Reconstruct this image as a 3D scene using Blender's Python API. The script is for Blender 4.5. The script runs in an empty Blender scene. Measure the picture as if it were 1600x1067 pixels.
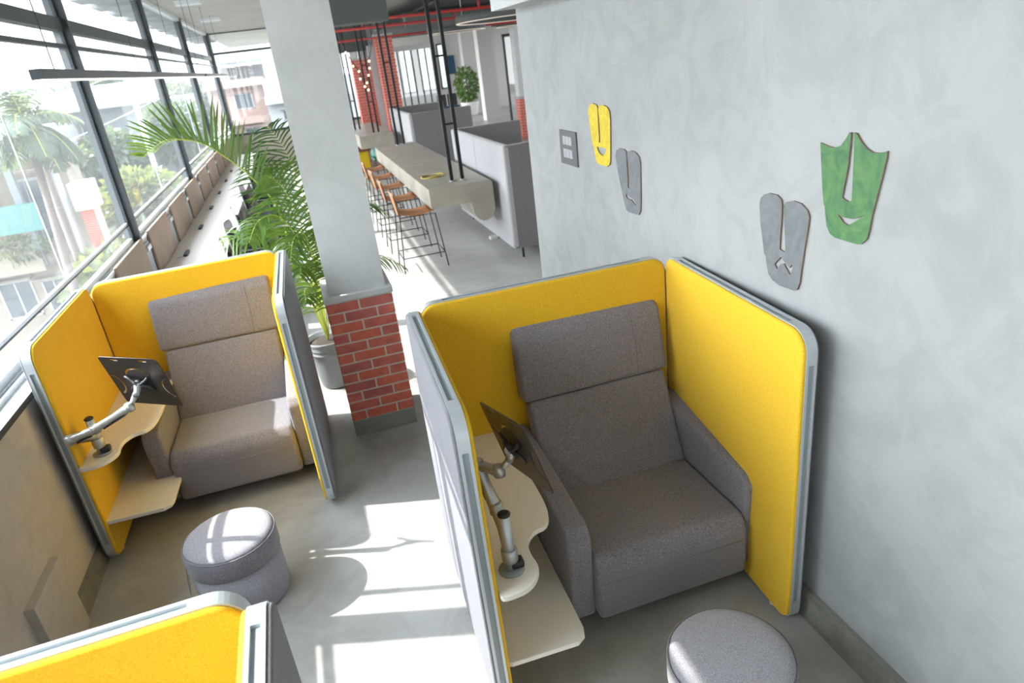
import bpy, bmesh, math, random
from mathutils import Matrix, Vector
PI = math.pi
SC = bpy.context.scene
COL = SC.collection
R = random.Random(7)

# ---------------------------------------------------------------- camera
yaw, pit, rol = 0.25725139, 0.40763296, -0.12399431
cy, sy, cp, sp, cr, sr = math.cos(yaw), math.sin(yaw), math.cos(pit), math.sin(pit), math.cos(rol), math.sin(rol)
fwd = Vector((sy*cp, cy*cp, -sp)); rt0 = Vector((cy, -sy, 0)); up0 = rt0.cross(fwd)
rt = cr*rt0 + sr*up0; up = -sr*rt0 + cr*up0
cd = bpy.data.cameras.new('camera'); cam = bpy.data.objects.new('camera', cd); COL.objects.link(cam)
cam.matrix_world = Matrix(((rt.x, up.x, -fwd.x, 0), (rt.y, up.y, -fwd.y, 0), (rt.z, up.z, -fwd.z, 2.6), (0, 0, 0, 1)))
cd.sensor_width = 36; cd.lens = 1058.16/1600*36; cd.clip_start = 0.05; cd.clip_end = 500
cd.dof.use_dof = True; cd.dof.focus_distance = 2.9; cd.dof.aperture_fstop = 3.2
SC.camera = cam
# ---------------------------------------------------------------- light
SC.view_settings.view_transform = 'Standard'; SC.view_settings.look = 'None'; SC.view_settings.gamma = 1
SC.view_settings.use_curve_mapping = False; SC.view_settings.exposure = 0.33
W = bpy.data.worlds.new('world'); SC.world = W; W.use_nodes = True
wn = W.node_tree.nodes; wl = W.node_tree.links; bg = wn['Background']
geo = wn.new('ShaderNodeTexCoord'); sep = wn.new('ShaderNodeSeparateXYZ'); ramp = wn.new('ShaderNodeValToRGB')
wl.new(geo.outputs['Generated'], sep.inputs[0]); wl.new(sep.outputs['Z'], ramp.inputs[0]); wl.new(ramp.outputs[0], bg.inputs[0])
ramp.color_ramp.elements[0].position = 0.0; ramp.color_ramp.elements[0].color = (0.95, 0.97, 1.0, 1)
ramp.color_ramp.elements[1].position = 0.8; ramp.color_ramp.elements[1].color = (0.80, 0.89, 1.0, 1)
bg.inputs['Strength'].default_value = 3.4
# the haze round the sun makes that side of the sky brighter
dt = wn.new('ShaderNodeVectorMath'); dt.operation = 'DOT_PRODUCT'; nv = wn.new('ShaderNodeVectorMath'); nv.operation = 'NORMALIZE'
wl.new(geo.outputs['Generated'], nv.inputs[0]); wl.new(nv.outputs[0], dt.inputs[0]); dt.inputs[1].default_value = Vector((-1.03, 0.345, 1.0)).normalized()
mr = wn.new('ShaderNodeMapRange'); mr.interpolation_type = 'SMOOTHSTEP'; mr.inputs['From Min'].default_value = 0.45; mr.inputs['From Max'].default_value = 1.0
mr.inputs['To Min'].default_value = 4.6; mr.inputs['To Max'].default_value = 20.0
wl.new(dt.outputs['Value'], mr.inputs['Value']); wl.new(mr.outputs[0], bg.inputs['Strength'])
sd = bpy.data.lights.new('sun', 'SUN'); sun = bpy.data.objects.new('sun', sd); COL.objects.link(sun)
sd.energy = 16; sd.angle = math.radians(0.55); sd.color = (1.0, 0.955, 0.91)
sun.rotation_euler = Vector((1.03, -0.345, -1.0)).to_track_quat('-Z', 'Y').to_euler()
sun.location = (-20, 10, 20)

# ---------------------------------------------------------------- materials
def mat(name, col, rough=0.6, metal=0.0, var=None, vscale=8, bump=0, bscale=200, spec=0.5, emit=None, detail=4, stretch=None, dist=0.0):
    m = bpy.data.materials.new(name); m.use_nodes = True
    n = m.node_tree.nodes; l = m.node_tree.links; b = n['Principled BSDF']
    b.inputs['Base Color'].default_value = (*col, 1); b.inputs['Roughness'].default_value = rough
    b.inputs['Metallic'].default_value = metal; b.inputs['Specular IOR Level'].default_value = spec
    if emit:
        b.inputs['Emission Color'].default_value = (*emit[0], 1); b.inputs['Emission Strength'].default_value = emit[1]
    if var or bump:
        tc = n.new('ShaderNodeTexCoord'); mp = n.new('ShaderNodeMapping'); l.new(tc.outputs['Object'], mp.inputs[0])
        if stretch: mp.inputs['Scale'].default_value = stretch
    if var:
        t = n.new('ShaderNodeTexNoise'); t.inputs['Scale'].default_value = vscale; t.inputs['Detail'].default_value = detail
        t.inputs['Distortion'].default_value = dist
        l.new(mp.outputs[0], t.inputs['Vector'])
        r = n.new('ShaderNodeValToRGB'); r.color_ramp.elements[0].position = 0.33; r.color_ramp.elements[1].position = 0.67
        r.color_ramp.elements[0].color = (*var, 1); r.color_ramp.elements[1].color = (*col, 1)
        l.new(t.outputs[0], r.inputs[0]); l.new(r.outputs[0], b.inputs['Base Color'])
    if bump:
        t2 = n.new('ShaderNodeTexNoise'); t2.inputs['Scale'].default_value = bscale; t2.inputs['Detail'].default_value = 3
        l.new(mp.outputs[0], t2.inputs['Vector'])
        bp = n.new('ShaderNodeBump'); bp.inputs['Strength'].default_value = bump; bp.inputs['Distance'].default_value = 0.004
        l.new(t2.outputs[0], bp.inputs['Height']); l.new(bp.outputs[0], b.inputs['Normal'])
    return m

def plaster(name, base, dark, scale=1.3, rough=0.55, blotch=0.5):
    """trowelled polished plaster / concrete: broad clouds plus finer swirls"""
    m = bpy.data.materials.new(name); m.use_nodes = True
    n = m.node_tree.nodes; l = m.node_tree.links; b = n['Principled BSDF']
    tc = n.new('ShaderNodeTexCoord')
    a = n.new('ShaderNodeTexNoise'); a.inputs['Scale'].default_value = scale; a.inputs['Detail'].default_value = 6; a.inputs['Distortion'].default_value = 0.6
    c = n.new('ShaderNodeTexNoise'); c.inputs['Scale'].default_value = scale*3.2; c.inputs['Detail'].default_value = 10; c.inputs['Distortion'].default_value = 1.1; c.inputs['Roughness'].default_value = 0.68
    l.new(tc.outputs['Object'], a.inputs['Vector']); l.new(tc.outputs['Object'], c.inputs['Vector'])
    r1 = n.new('ShaderNodeValToRGB'); r1.color_ramp.elements[0].position = 0.36; r1.color_ramp.elements[1].position = 0.62
    r1.color_ramp.elements[0].color = (*dark, 1); r1.color_ramp.elements[1].color = (*base, 1)
    r2 = n.new('ShaderNodeValToRGB'); r2.color_ramp.elements[0].position = 0.4; r2.color_ramp.elements[1].position = 0.56
    r2.color_ramp.elements[0].color = (*dark, 1); r2.color_ramp.elements[1].color = (*base, 1)
    l.new(a.outputs[0], r1.inputs[0]); l.new(c.outputs[0], r2.inputs[0])
    mx = n.new('ShaderNodeMixRGB'); mx.inputs[0].default_value = blotch
    l.new(r1.outputs[0], mx.inputs[1]); l.new(r2.outputs[0], mx.inputs[2]); l.new(mx.outputs[0], b.inputs['Base Color'])
    b.inputs['Roughness'].default_value = rough
    bp = n.new('ShaderNodeBump'); bp.inputs['Strength'].default_value = 0.12; bp.inputs['Distance'].default_value = 0.004
    l.new(c.outputs[0], bp.inputs['Height']); l.new(bp.outputs[0], b.inputs['Normal'])
    return m

def fabric(name, c1, c2, scale=420, bump=0.35):
    m = mat(name, c1, 0.95, var=c2, vscale=scale, bump=bump, bscale=900, spec=0.12, detail=2)
    b = m.node_tree.nodes['Principled BSDF']; b.inputs['Sheen Weight'].default_value = 0.25; b.inputs['Sheen Roughness'].default_value = 0.5
    return m

M = {}
M['wall'] = plaster('wall_plaster', (0.305, 0.311, 0.302), (0.235, 0.243, 0.238), 1.1, 0.5, 0.5)
M['colplaster'] = plaster('column_plaster', (0.57, 0.58, 0.57), (0.49, 0.50, 0.49), 1.6, 0.6, 0.4)
M['floor'] = plaster('floor_concrete', (0.41, 0.40, 0.375), (0.275, 0.265, 0.24), 0.9, 0.32, 0.35)
M['wall_low'] = plaster('low_wall_cement', (0.50, 0.455, 0.39), (0.38, 0.34, 0.285), 1.4, 0.6, 0.4)
M['base'] = plaster('baseboard_cement', (0.22, 0.215, 0.18), (0.15, 0.145, 0.12), 3.0, 0.6, 0.5)
M['plinth'] = plaster('plinth_cement', (0.27, 0.27, 0.24), (0.21, 0.21, 0.185), 3.0, 0.6, 0.5)
M['yellow'] = fabric('yellow_fabric', (0.74, 0.455, 0.030), (0.60, 0.355, 0.018), 230)
M['grey'] = fabric('charcoal_melange_fabric', (0.262, 0.245, 0.262), (0.115, 0.107, 0.118), 230)
M['greylt'] = fabric('light_grey_melange_fabric', (0.36, 0.345, 0.365), (0.21, 0.20, 0.215), 230)
M['outerfab'] = fabric('booth_outer_grey_fabric', (0.175, 0.170, 0.185), (0.115, 0.112, 0.122), 230)
M['seam'] = mat('seam_thread', (0.20, 0.19, 0.195), 0.9)
M['alu'] = mat('satin_aluminium', (0.50, 0.53, 0.55), 0.40, 0.55)
M['aludk'] = mat('grey_metal_channel_shade', (0.28, 0.32, 0.33), 0.5, 0.3)  # grey metal; also paints the shade inside the frame channels
M['white'] = mat('cream_laminate', (0.72, 0.68, 0.60), 0.35)
M['armalu'] = mat('cast_silver', (0.46, 0.46, 0.45), 0.36, 0.7)
M['black'] = mat('black_plastic', (0.018, 0.018, 0.02), 0.5)
M['tray'] = mat('dark_steel_tray', (0.045, 0.04, 0.036), 0.32, 0.6)
M['dkmetal'] = mat('window_frame_dark', (0.045, 0.055, 0.06), 0.4, 0.3)
M['blackmetal'] = mat('black_steel', (0.02, 0.022, 0.024), 0.45, 0.4)
M['railwhite'] = mat('rail_light_grey', (0.6, 0.64, 0.65), 0.4, 0.2)
M['brick'] = mat('red_brick', (0.62, 0.16, 0.11), 0.8, var=(0.50, 0.12, 0.09), vscale=14, bump=0.5, bscale=60)
M['brickb'] = mat('orange_red_brick', (0.70, 0.165, 0.095), 0.8, var=(0.58, 0.13, 0.08), vscale=14, bump=0.5, bscale=60)
M['brickc'] = mat('dull_red_brick', (0.55, 0.15, 0.12), 0.85, var=(0.44, 0.12, 0.095), vscale=14, bump=0.5, bscale=60)
M['mortar'] = mat('mortar', (0.62, 0.54, 0.46), 0.9, bump=0.3, bscale=80)
M['ceil'] = mat('ceiling_paint', (0.46, 0.455, 0.42), 0.9, var=(0.40, 0.395, 0.36), vscale=1.2)
M['ceilblack'] = mat('black_ceiling', (0.012, 0.014, 0.015), 0.7)
M['soffit'] = mat('dark_grey_soffit', (0.085, 0.095, 0.09), 0.8)
M['red'] = mat('red_pipe_paint', (0.36, 0.015, 0.012), 0.4)
M['desk'] = mat('desk_oak_laminate', (0.70, 0.64, 0.58), 0.45, var=(0.64, 0.58, 0.52), vscale=3, stretch=(30, 1.5, 1))
M['deskpanel'] = mat('brown_desk_screen', (0.35, 0.265, 0.205), 0.85, var=(0.29, 0.22, 0.17), vscale=2.5, detail=3)
M['tabletop'] = mat('stone_table_laminate', (0.40, 0.36, 0.30), 0.4, var=(0.31, 0.28, 0.23), vscale=2.2, dist=1.0, detail=6)
M['tan'] = mat('tan_leather', (0.50, 0.20, 0.07), 0.5, var=(0.42, 0.16, 0.05), vscale=6)
M['sofagrey'] = fabric('sofa_grey_fabric', (0.20, 0.19, 0.19), (0.16, 0.15, 0.15), 120)
M['sofalit'] = fabric('sofa_grey_fabric_lit', (0.40, 0.385, 0.39), (0.34, 0.325, 0.33), 120)  # paler copy of the sofa grey, window light put into the colour
M['pot'] = mat('grey_pot_paint', (0.19, 0.195, 0.195), 0.55, bump=0.1, bscale=30)
M['potwhite'] = mat('white_pot', (0.6, 0.58, 0.55), 0.6)
M['soil'] = mat('potting_soil', (0.05, 0.035, 0.022), 0.95, var=(0.02, 0.013, 0.008), vscale=40, bump=0.8, bscale=60)
M['lightwarm'] = mat('lamp_diffuser', (0.9, 0.85, 0.8), 0.5, emit=((1.0, 0.86, 0.74), 1.4))
M['ringlight'] = mat('ring_diffuser', (0.5, 0.45, 0.4), 0.5, emit=((1.0, 0.8, 0.6), 0.35))
M['bulb'] = mat('warm_bulb', (1, 0.8, 0.5), 0.3, emit=((1.0, 0.75, 0.4), 3))
M['wgreen'] = mat('art_green_paint', (0.032, 0.115, 0.045), 0.6, var=(0.075, 0.18, 0.055), vscale=9, dist=2.2, detail=6)
M['wgrey'] = mat('art_grey_paint', (0.15, 0.16, 0.165), 0.6, var=(0.11, 0.12, 0.125), vscale=12, dist=1.5)
M['wyellow'] = mat('art_yellow_paint', (0.62, 0.48, 0.015), 0.6, var=(0.48, 0.34, 0.01), vscale=16, dist=1.5)
M['ply'] = mat('sawn_board_edge', (0.22, 0.14, 0.10), 0.8)
M['switch'] = mat('switch_plate_grey', (0.10, 0.095, 0.10), 0.4)
M['switchb'] = mat('switch_rocker', (0.42, 0.41, 0.42), 0.35, var=(0.30, 0.29, 0.30), vscale=90)
M['shell'] = mat('chair_shell_grey', (0.55, 0.55, 0.58), 0.4)
M['mesh'] = mat('dark_mesh', (0.03, 0.03, 0.035), 0.8)
M['teal'] = mat('teal_shell', (0.005, 0.13, 0.09), 0.45)
M['yelpaint'] = mat('yellow_upholstery', (0.80, 0.52, 0.005), 0.6)
M['brownwood'] = mat('dark_brown_wood', (0.16, 0.06, 0.035), 0.5)
M['hallwall'] = mat('hall_wall_paint', (0.42, 0.41, 0.39), 0.85)
M['blind'] = mat('blind_headbox', (0.55, 0.55, 0.53), 0.6)
M['navy'] = mat('navy_fabric', (0.01, 0.05, 0.09), 0.8)

M['yellow'].node_tree.nodes['Principled BSDF'].inputs['Sheen Weight'].default_value = 0.08
def leafmat(name, c, c2, sc=3):
    m = mat(name, c, 0.42, var=c2, vscale=sc)
    n = m.node_tree.nodes; l = m.node_tree.links; b = n['Principled BSDF']
    t = n.new('ShaderNodeBsdfTranslucent'); t.inputs[0].default_value = (c[0]*1.6, c[1]*1.5, c[2]*0.8, 1)
    mx = n.new('ShaderNodeMixShader'); mx.inputs[0].default_value = 0.25
    l.new(b.outputs[0], mx.inputs[1]); l.new(t.outputs[0], mx.inputs[2]); l.new(mx.outputs[0], n['Material Output'].inputs[0])
    return m
M['leaf'] = leafmat('palm_leaf', (0.095, 0.175, 0.03), (0.045, 0.105, 0.02), 5)
M['leafdk'] = leafmat('dark_leaf', (0.05, 0.12, 0.03), (0.025, 0.07, 0.02), 5)
M['stem'] = mat('palm_stem', (0.45, 0.50, 0.06), 0.5)
M['treeleaf'] = leafmat('outdoor_leaf', (0.085, 0.12, 0.06), (0.04, 0.07, 0.035), 0.8)
M['treeleaf2'] = leafmat('outdoor_leaf_yellow', (0.17, 0.195, 0.07), (0.085, 0.12, 0.05), 0.8)
M['cocoleaf'] = leafmat('coconut_leaf', (0.10, 0.14, 0.085), (0.06, 0.095, 0.06), 0.8)
M['bark'] = mat('bark', (0.16, 0.12, 0.10), 0.9)
M['b_beige'] = mat('facade_beige', (0.36, 0.31, 0.235), 0.9, var=(0.28, 0.24, 0.185), vscale=0.7)
M['b_white'] = mat('facade_white', (0.50, 0.51, 0.52), 0.9, var=(0.42, 0.43, 0.44), vscale=0.5)
M['b_grey'] = mat('facade_grey', (0.24, 0.26, 0.275), 0.9, var=(0.19, 0.21, 0.22), vscale=0.5)
M['b_pink'] = mat('facade_pink', (0.55, 0.38, 0.32), 0.9, var=(0.48, 0.33, 0.28), vscale=0.4)
M['b_tin'] = mat('tin_roof', (0.32, 0.34, 0.34), 0.6)
M['b_teal'] = mat('green_shade_cloth', (0.08, 0.22, 0.20), 0.8)
M['b_glass'] = mat('dark_window_pane', (0.08, 0.10, 0.12), 0.2)
M['b_orange'] = mat('ochre_door', (0.55, 0.36, 0.12), 0.7)
M['b_ground'] = mat('street_ground', (0.11, 0.11, 0.10), 0.95, var=(0.08, 0.08, 0.075), vscale=0.3)
M['canopy'] = mat('canopy_sheet', (0.30, 0.31, 0.31), 0.8, var=(0.25, 0.26, 0.26), vscale=1.0)

def glassmat(name, haze, hazecol=(0.85, 0.9, 0.92), gloss=0.06):
    """window pane: see-through, a little mirror, and a translucent share that paints the haze outside"""
    m = bpy.data.materials.new(name); m.use_nodes = True
    n = m.node_tree.nodes; l = m.node_tree.links; n.remove(n['Principled BSDF'])
    tr = n.new('ShaderNodeBsdfTransparent'); tr.inputs[0].default_value = (0.845, 0.865, 0.87, 1)
    gl = n.new('ShaderNodeBsdfGlossy'); gl.inputs['Roughness'].default_value = 0.02
    veil = n.new('ShaderNodeBsdfTranslucent'); veil.inputs[0].default_value = (*hazecol, 1)
    m1 = n.new('ShaderNodeMixShader'); m1.inputs[0].default_value = haze
    m2 = n.new('ShaderNodeMixShader'); m2.inputs[0].default_value = gloss
    l.new(tr.outputs[0], m1.inputs[1]); l.new(veil.outputs[0], m1.inputs[2])
    l.new(m1.outputs[0], m2.inputs[1]); l.new(gl.outputs[0], m2.inputs[2]); l.new(m2.outputs[0], n['Material Output'].inputs[0])
    return m
M['glass'] = glassmat('window_glass_haze_veil', 0.018)  # translucent share stands in for the hazy veil over the view
M['glassin'] = glassmat('partition_glass', 0.015, gloss=0.08)

# ---------------------------------------------------------------- mesh helpers
def NB(): return bmesh.new()
def box(bm, x0, x1, y0, y1, z0, z1, mi=0):
    v = [bm.verts.new((x, y, z)) for z in (z0, z1) for y in (y0, y1) for x in (x0, x1)]
    for q in ((0, 2, 3, 1), (4, 5, 7, 6), (0, 1, 5, 4), (2, 6, 7, 3), (0, 4, 6, 2), (1, 3, 7, 5)):
        f = bm.faces.new([v[i] for i in q]); f.material_index = mi
    return v
def rbox(bm, x0, x1, y0, y1, z0, z1, r=0.01, seg=2):
    t = bmesh.new(); box(t, x0, x1, y0, y1, z0, z1)
    bmesh.ops.bevel(t, geom=t.edges[:], offset=r, segments=seg, profile=0.5, affect='EDGES')
    merge(bm, t)
def merge(bm, t, mtx=None, mi=None):
    if mtx is not None: bmesh.ops.transform(t, matrix=mtx, verts=t.verts[:])
    mp = {v: bm.verts.new(v.co) for v in t.verts}
    for f in t.faces:
        try:
            g = bm.faces.new([mp[v] for v in f.verts]); g.material_index = f.material_index if mi is None else mi; g.smooth = f.smooth
        except ValueError: pass
    t.free()
def tube(bm, pts, r, seg=8, caps=True, mi=0):
    pts = [Vector(p) for p in pts]; n = len(pts); rings = []; prev = None
    for i, p in enumerate(pts):
        t = (pts[min(i+1, n-1)]-pts[max(i-1, 0)]).normalized()
        a = prev if prev is not None else (Vector((0, 0, 1)) if abs(t.z) < 0.9 else Vector((1, 0, 0)))
        u = (a - t*a.dot(t)).normalized(); w = t.cross(u); prev = u
        rr = r[i] if isinstance(r, (list, tuple)) else r
        rings.append([bm.verts.new(p + u*rr*math.cos(2*PI*k/seg) + w*rr*math.sin(2*PI*k/seg)) for k in range(seg)])
    for a, b in zip(rings, rings[1:]):
        for k in range(seg):
            f = bm.faces.new((a[k], a[(k+1) % seg], b[(k+1) % seg], b[k])); f.smooth = seg > 5; f.material_index = mi
    if caps:
        for q in (rings[0][::-1], rings[-1]):
            f = bm.faces.new(q); f.material_index = mi
def lathe(bm, prof, seg=32, c=(0, 0, 0), caps=True, smooth=True):
    rings = []
    for r, z in prof:
        rings.append([bm.verts.new((c[0]+r*math.cos(2*PI*k/seg), c[1]+r*math.sin(2*PI*k/seg), c[2]+z)) for k in range(seg)])
    for a, b in zip(rings, rings[1:]):
        for k in range(seg):
            f = bm.faces.new((a[k], a[(k+1) % seg], b[(k+1) % seg], b[k])); f.smooth = smooth
    if caps: bm.faces.new(rings[0][::-1]); bm.faces.new(rings[-1])
def loft(bm, loops, caps=True, smooth=False, mi=0):
    rings = [[bm.verts.new(p) for p in lp] for lp in loops]; n = len(rings[0])
    for a, b in zip(rings, rings[1:]):
        for k in range(n):
            f = bm.faces.new((a[k], a[(k+1) % n], b[(k+1) % n], b[k])); f.smooth = smooth; f.material_index = mi
    if caps:
        for q in (rings[0][::-1], rings[-1]): f = bm.faces.new(q); f.material_index = mi
def rrect(u0, u1, v0, v1, rad, seg=6):
    """rad: corner radii (low-left, low-right, up-right, up-left)"""
    out = []
    for (cu, cv, su, sv, a0, r) in ((u0, v0, 1, 1, PI, rad[0]), (u1, v0, -1, 1, 1.5*PI, rad[1]), (u1, v1, -1, -1, 0, rad[2]), (u0, v1, 1, -1, PI/2, rad[3])):
        r = max(r, 0.0005)
        for k in range(seg+1):
            a = a0 + PI/2*k/seg
            out.append((cu+su*r+r*math.cos(a), cv+sv*r+r*math.sin(a)))
    return out
def prism(bm, pts2, fr, d0, d1, bev=0.0, smooth=False):
    """pts2 in a plane frame fr=(origin,U,V,N); from depth d0 to d1 along N, with a little edge bevel by polygon inset"""
    O, U, V, N = fr
    def P(q, d): return O + U*q[0] + V*q[1] + N*d
    if bev <= 0:
        loft(bm, [[P(q, d0) for q in pts2], [P(q, d1) for q in pts2]]); return
    ins = inset(pts2, bev); s = 1 if d1 > d0 else -1
    i2 = inset(pts2, bev*0.3)
    loft(bm, [[P(q, d0) for q in ins], [P(q, d0+s*bev*0.3) for q in i2], [P(q, d0+s*bev) for q in pts2], [P(q, d1-s*bev) for q in pts2], [P(q, d1-s*bev*0.3) for q in i2], [P(q, d1) for q in ins]], smooth=smooth)
def inset(pts, d):
    n = len(pts); A = sum(pts[i][0]*pts[(i+1) % n][1]-pts[(i+1) % n][0]*pts[i][1] for i in range(n)); s = 1 if A > 0 else -1
    out = []
    for i in range(n):
        p, q, r_ = Vector(pts[i-1]), Vector(pts[i]), Vector(pts[(i+1) % n])
        a = (q-p); b = (r_-q)
        if a.length < 1e-7: a = b
        if b.length < 1e-7: b = a
        a.normalize(); b.normalize(); t = (a+b)
        if t.length < 1e-6: t = a
        t.normalize(); nn = Vector((-t.y, t.x))*s
        c = max(0.5, nn.dot(Vector((-a.y, a.x))*s))
        out.append(tuple(q+nn*d/c))
    return out
WM = {}
def thing(name, label, cat, loc=(0, 0, 0), rz=0, group=None, kind=None):
    o = bpy.data.objects.new(name, None); COL.objects.link(o); o.empty_display_size = 0.1
    o.location = loc; o.rotation_euler = (0, 0, rz); o['label'] = label; o['category'] = cat
    if group: o['group'] = group
    if kind: o['kind'] = kind
    WM[o] = Matrix.Translation(loc) @ Matrix.Rotation(rz, 4, 'Z')
    return o
def part(name, bm, m, parent=None, label=None, world=True, smooth=False, kind=None, bevel=0):
    """one mesh object; with world=True the mesh was drawn in world coordinates"""
    if parent is not None and world: bmesh.ops.transform(bm, matrix=WM[parent].inverted(), verts=bm.verts[:])
    bmesh.ops.recalc_face_normals(bm, faces=bm.faces[:])
    if smooth:
        for f in bm.faces: f.smooth = True
    me = bpy.data.meshes.new(name); bm.to_mesh(me); bm.free()
    for mm in (m if isinstance(m, (list, tuple)) else [m]): me.materials.append(mm)
    o = bpy.data.objects.new(name, me); COL.objects.link(o)
    if parent is not None: o.parent = parent; WM[o] = WM[parent].copy()
    else: WM[o] = Matrix.Identity(4)
    if label: o['label'] = label
    if kind: o['kind'] = kind
    if bevel:
        b = o.modifiers.new('bevel', 'BEVEL'); b.width = bevel; b.segments = 2; b.limit_method = 'ANGLE'
    return o
def single(name, bm, m, label, cat, group=None, kind=None, smooth=False, base=None):
    """a thing that is one mesh; its origin goes to base"""
    if base is not None: bmesh.ops.translate(bm, vec=-Vector(base), verts=bm.verts[:])
    o = part(name, bm, m, smooth=smooth)
    if base is not None: o.location = base
    o['label'] = label; o['category'] = cat
    if group: o['group'] = group
    if kind: o['kind'] = kind
    return o
def struct(name, bm, m): return part(name, bm, m, kind='structure')
def copy_tree(o, parent=None, depth=0):
    c = o.copy(); COL.objects.link(c)
    if parent is not None: c.parent = parent
    for ch in [x for x in bpy.data.objects if x.parent == o]: copy_tree(ch, c, depth+1)
    return c
def dup(o, loc, rz, label=None, group=None):
    c = copy_tree(o); c.location = loc; c.rotation_euler = (0, 0, rz)
    if label: c['label'] = label
    if group: c['group'] = group
    return c
def XF(loc, rz=0): return Matrix.Translation(loc) @ Matrix.Rotation(rz, 4, 'Z')

# ================================================================= THE ROOM
XL, XR = -1.70, 1.80          # inner faces of the low window wall and the plaster wall
GX = -1.85                    # plane of the glazing
ZC = 3.93
bm = NB(); box(bm, -1.95, 14.0, -9.0, 34.0, -0.25, 0.0); struct('floor', bm, M['floor'])
bm = NB(); box(bm, XR, 2.05, -9.0, 5.5, 0, ZC); struct('wall_right', bm, M['wall'])
bm = NB(); box(bm, 1.60, XR, -9.0, 5.48, 2.86, ZC); struct('trim_1', bm, M['colplaster'])
bm = NB(); box(bm, -1.93, XL, -9.0, 5.30, -0.25, 1.165); box(bm, -1.93, -1.80, 5.30, 23.1, -0.25, 1.165); struct('wall_left', bm, M['wall_low'])
bm = NB(); box(bm, -1.95, 5.4, -9.2, -9.0, -0.2, ZC); struct('wall_back', bm, M['colplaster'])
bm = NB(); box(bm, -1.95, 14.0, -9.2, 34.0, ZC, 4.2); struct('ceiling', bm, M['ceil'])
bm = NB(); box(bm, XR-0.045, XR, -9.0, 5.52, 0, 0.14); box(bm, XR-0.025, XR, -9, 5.52, 0.14, 0.146); struct('baseboard_right', bm, M['base'])
bm = NB(); box(bm, XL, XL+0.03, -9.0, 5.3, 0, 0.13); struct('baseboard_left', bm, M['base'])
# glazing : sill track, rails, transoms, mullions, panes
MY = [-5.8, -1.3, 3.30, 7.8, 12.45, 16.95, 22.6]
bm = NB()
box(bm, -1.93, XL+0.012, -9, 5.31, 1.165, 1.18); box(bm, -1.93, -1.80, 5.31, 23.0, 1.165, 1.18)
struct('trim_2', bm, M['railwhite'])
bm = NB(); box(bm, XL-0.002, XL+0.016, -9, 5.32, 1.145, 1.1795); struct('trim_3', bm, M['dkmetal'])
bm = NB()
box(bm, -1.800, -1.785, -9, 23.0, 1.18, 1.205); box(bm, -1.835, -1.82, -9, 23.0, 1.18, 1.205)
box(bm, GX-0.03, GX+0.012, -9, 23.0, 1.18, 1.25)
w1 = struct('window_1', bm, M['railwhite'])
bm = NB(); box(bm, -1.820, -1.80, -9, 23.0, 1.18, 1.186); part('track', bm, M['dkmetal'], w1)
bm = NB(); box(bm, GX-0.012, GX+0.012, -9, 23.0, 1.385, 1.410); part('middle_rail', bm, M['railwhite'], w1)
bm = NB(); box(bm, GX-0.012, GX+0.012, -9, 23.0, 1.375, 1.388); part('middle_rail', bm, M['dkmetal'], w1, label='dark underside of the rail')
bm = NB(); box(bm, GX-0.025, GX+0.025, -9, 23.0, 3.05, 3.085); part('transom', bm, M['dkmetal'], w1)
bm = NB(); box(bm, GX-0.06, GX+0.03, -9, 23.0, 3.20, 3.31); part('transom', bm, M['dkmetal'], w1)
bm = NB(); box(bm, GX-0.05, GX+0.05, -9, 23.0, 3.87, ZC); part('head_frame', bm, M['railwhite'], w1)
for y in MY:
    if y < 0: continue
    bm = NB()
    box(bm, GX-0.07, GX+0.075, y-0.025, y+0.035, 1.20, ZC)
    box(bm, GX-0.05, GX+0.035, y+0.035, y+0.10, 1.20, ZC)
    box(bm, GX-0.04, GX+0.02, y-0.075, y-0.025, 1.20, ZC)
    part('mullion', bm, M['dkmetal'], w1)
bm = NB(); box(bm, GX-0.02, GX+0.02, 3.555, 3.585, 1.25, 3.2); part('sash_stile', bm, M['dkmetal'], w1)
for y in (1.6, 5.6, 10.1, 14.8, 19.6):
    bm = NB(); box(bm, GX-0.012, GX-0.002, y-0.006, y+0.006, 1.415, 3.05); part('glass_joint', bm, M['railwhite'], w1)
bm = NB()
for a, b in zip([-9]+MY, MY+[23.0]): box(bm, GX-0.006, GX, a+0.03, b-0.03, 1.26, 3.87)
part('pane', bm, M['glass'], w1)
# end window across the corridor at y=23
bm = NB(); box(bm, -1.93, 2.35, 23.0, 23.2, 0, 1.06); struct('wall_end', bm, M['wall_low'])
bm = NB(); box(bm, -1.90, 2.35, 22.98, 23.08, 1.06, 1.13); box(bm, -1.9, 2.35, 23, 23.06, 3.35, 3.42); box(bm, -1.9, 2.35, 22.98, 23.08, 3.90, ZC)
box(bm, -1.93, -1.78, 22.95, 23.1, 1.06, ZC)
w2 = struct('window_2', bm, M['dkmetal'])
bm = NB(); box(bm, -1.8, 2.3, 23.02, 23.03, 1.13, 3.9); part('pane', bm, M['glassin'], w2)
# stepped canopy outside, over the top of the glazing
bm = NB(); y = -9.0; k = 0
while y < 27:
    xo = -2.64 + (0.07 if k % 2 else 0)
    box(bm, xo, -1.96, y, y+0.62, 3.90 + 0.05*(k % 2), 4.05)
    y += 0.62; k += 1
single('canopy', bm, M['canopy'], 'grey stepped sheet canopy outside above the window wall', 'canopy')

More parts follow.
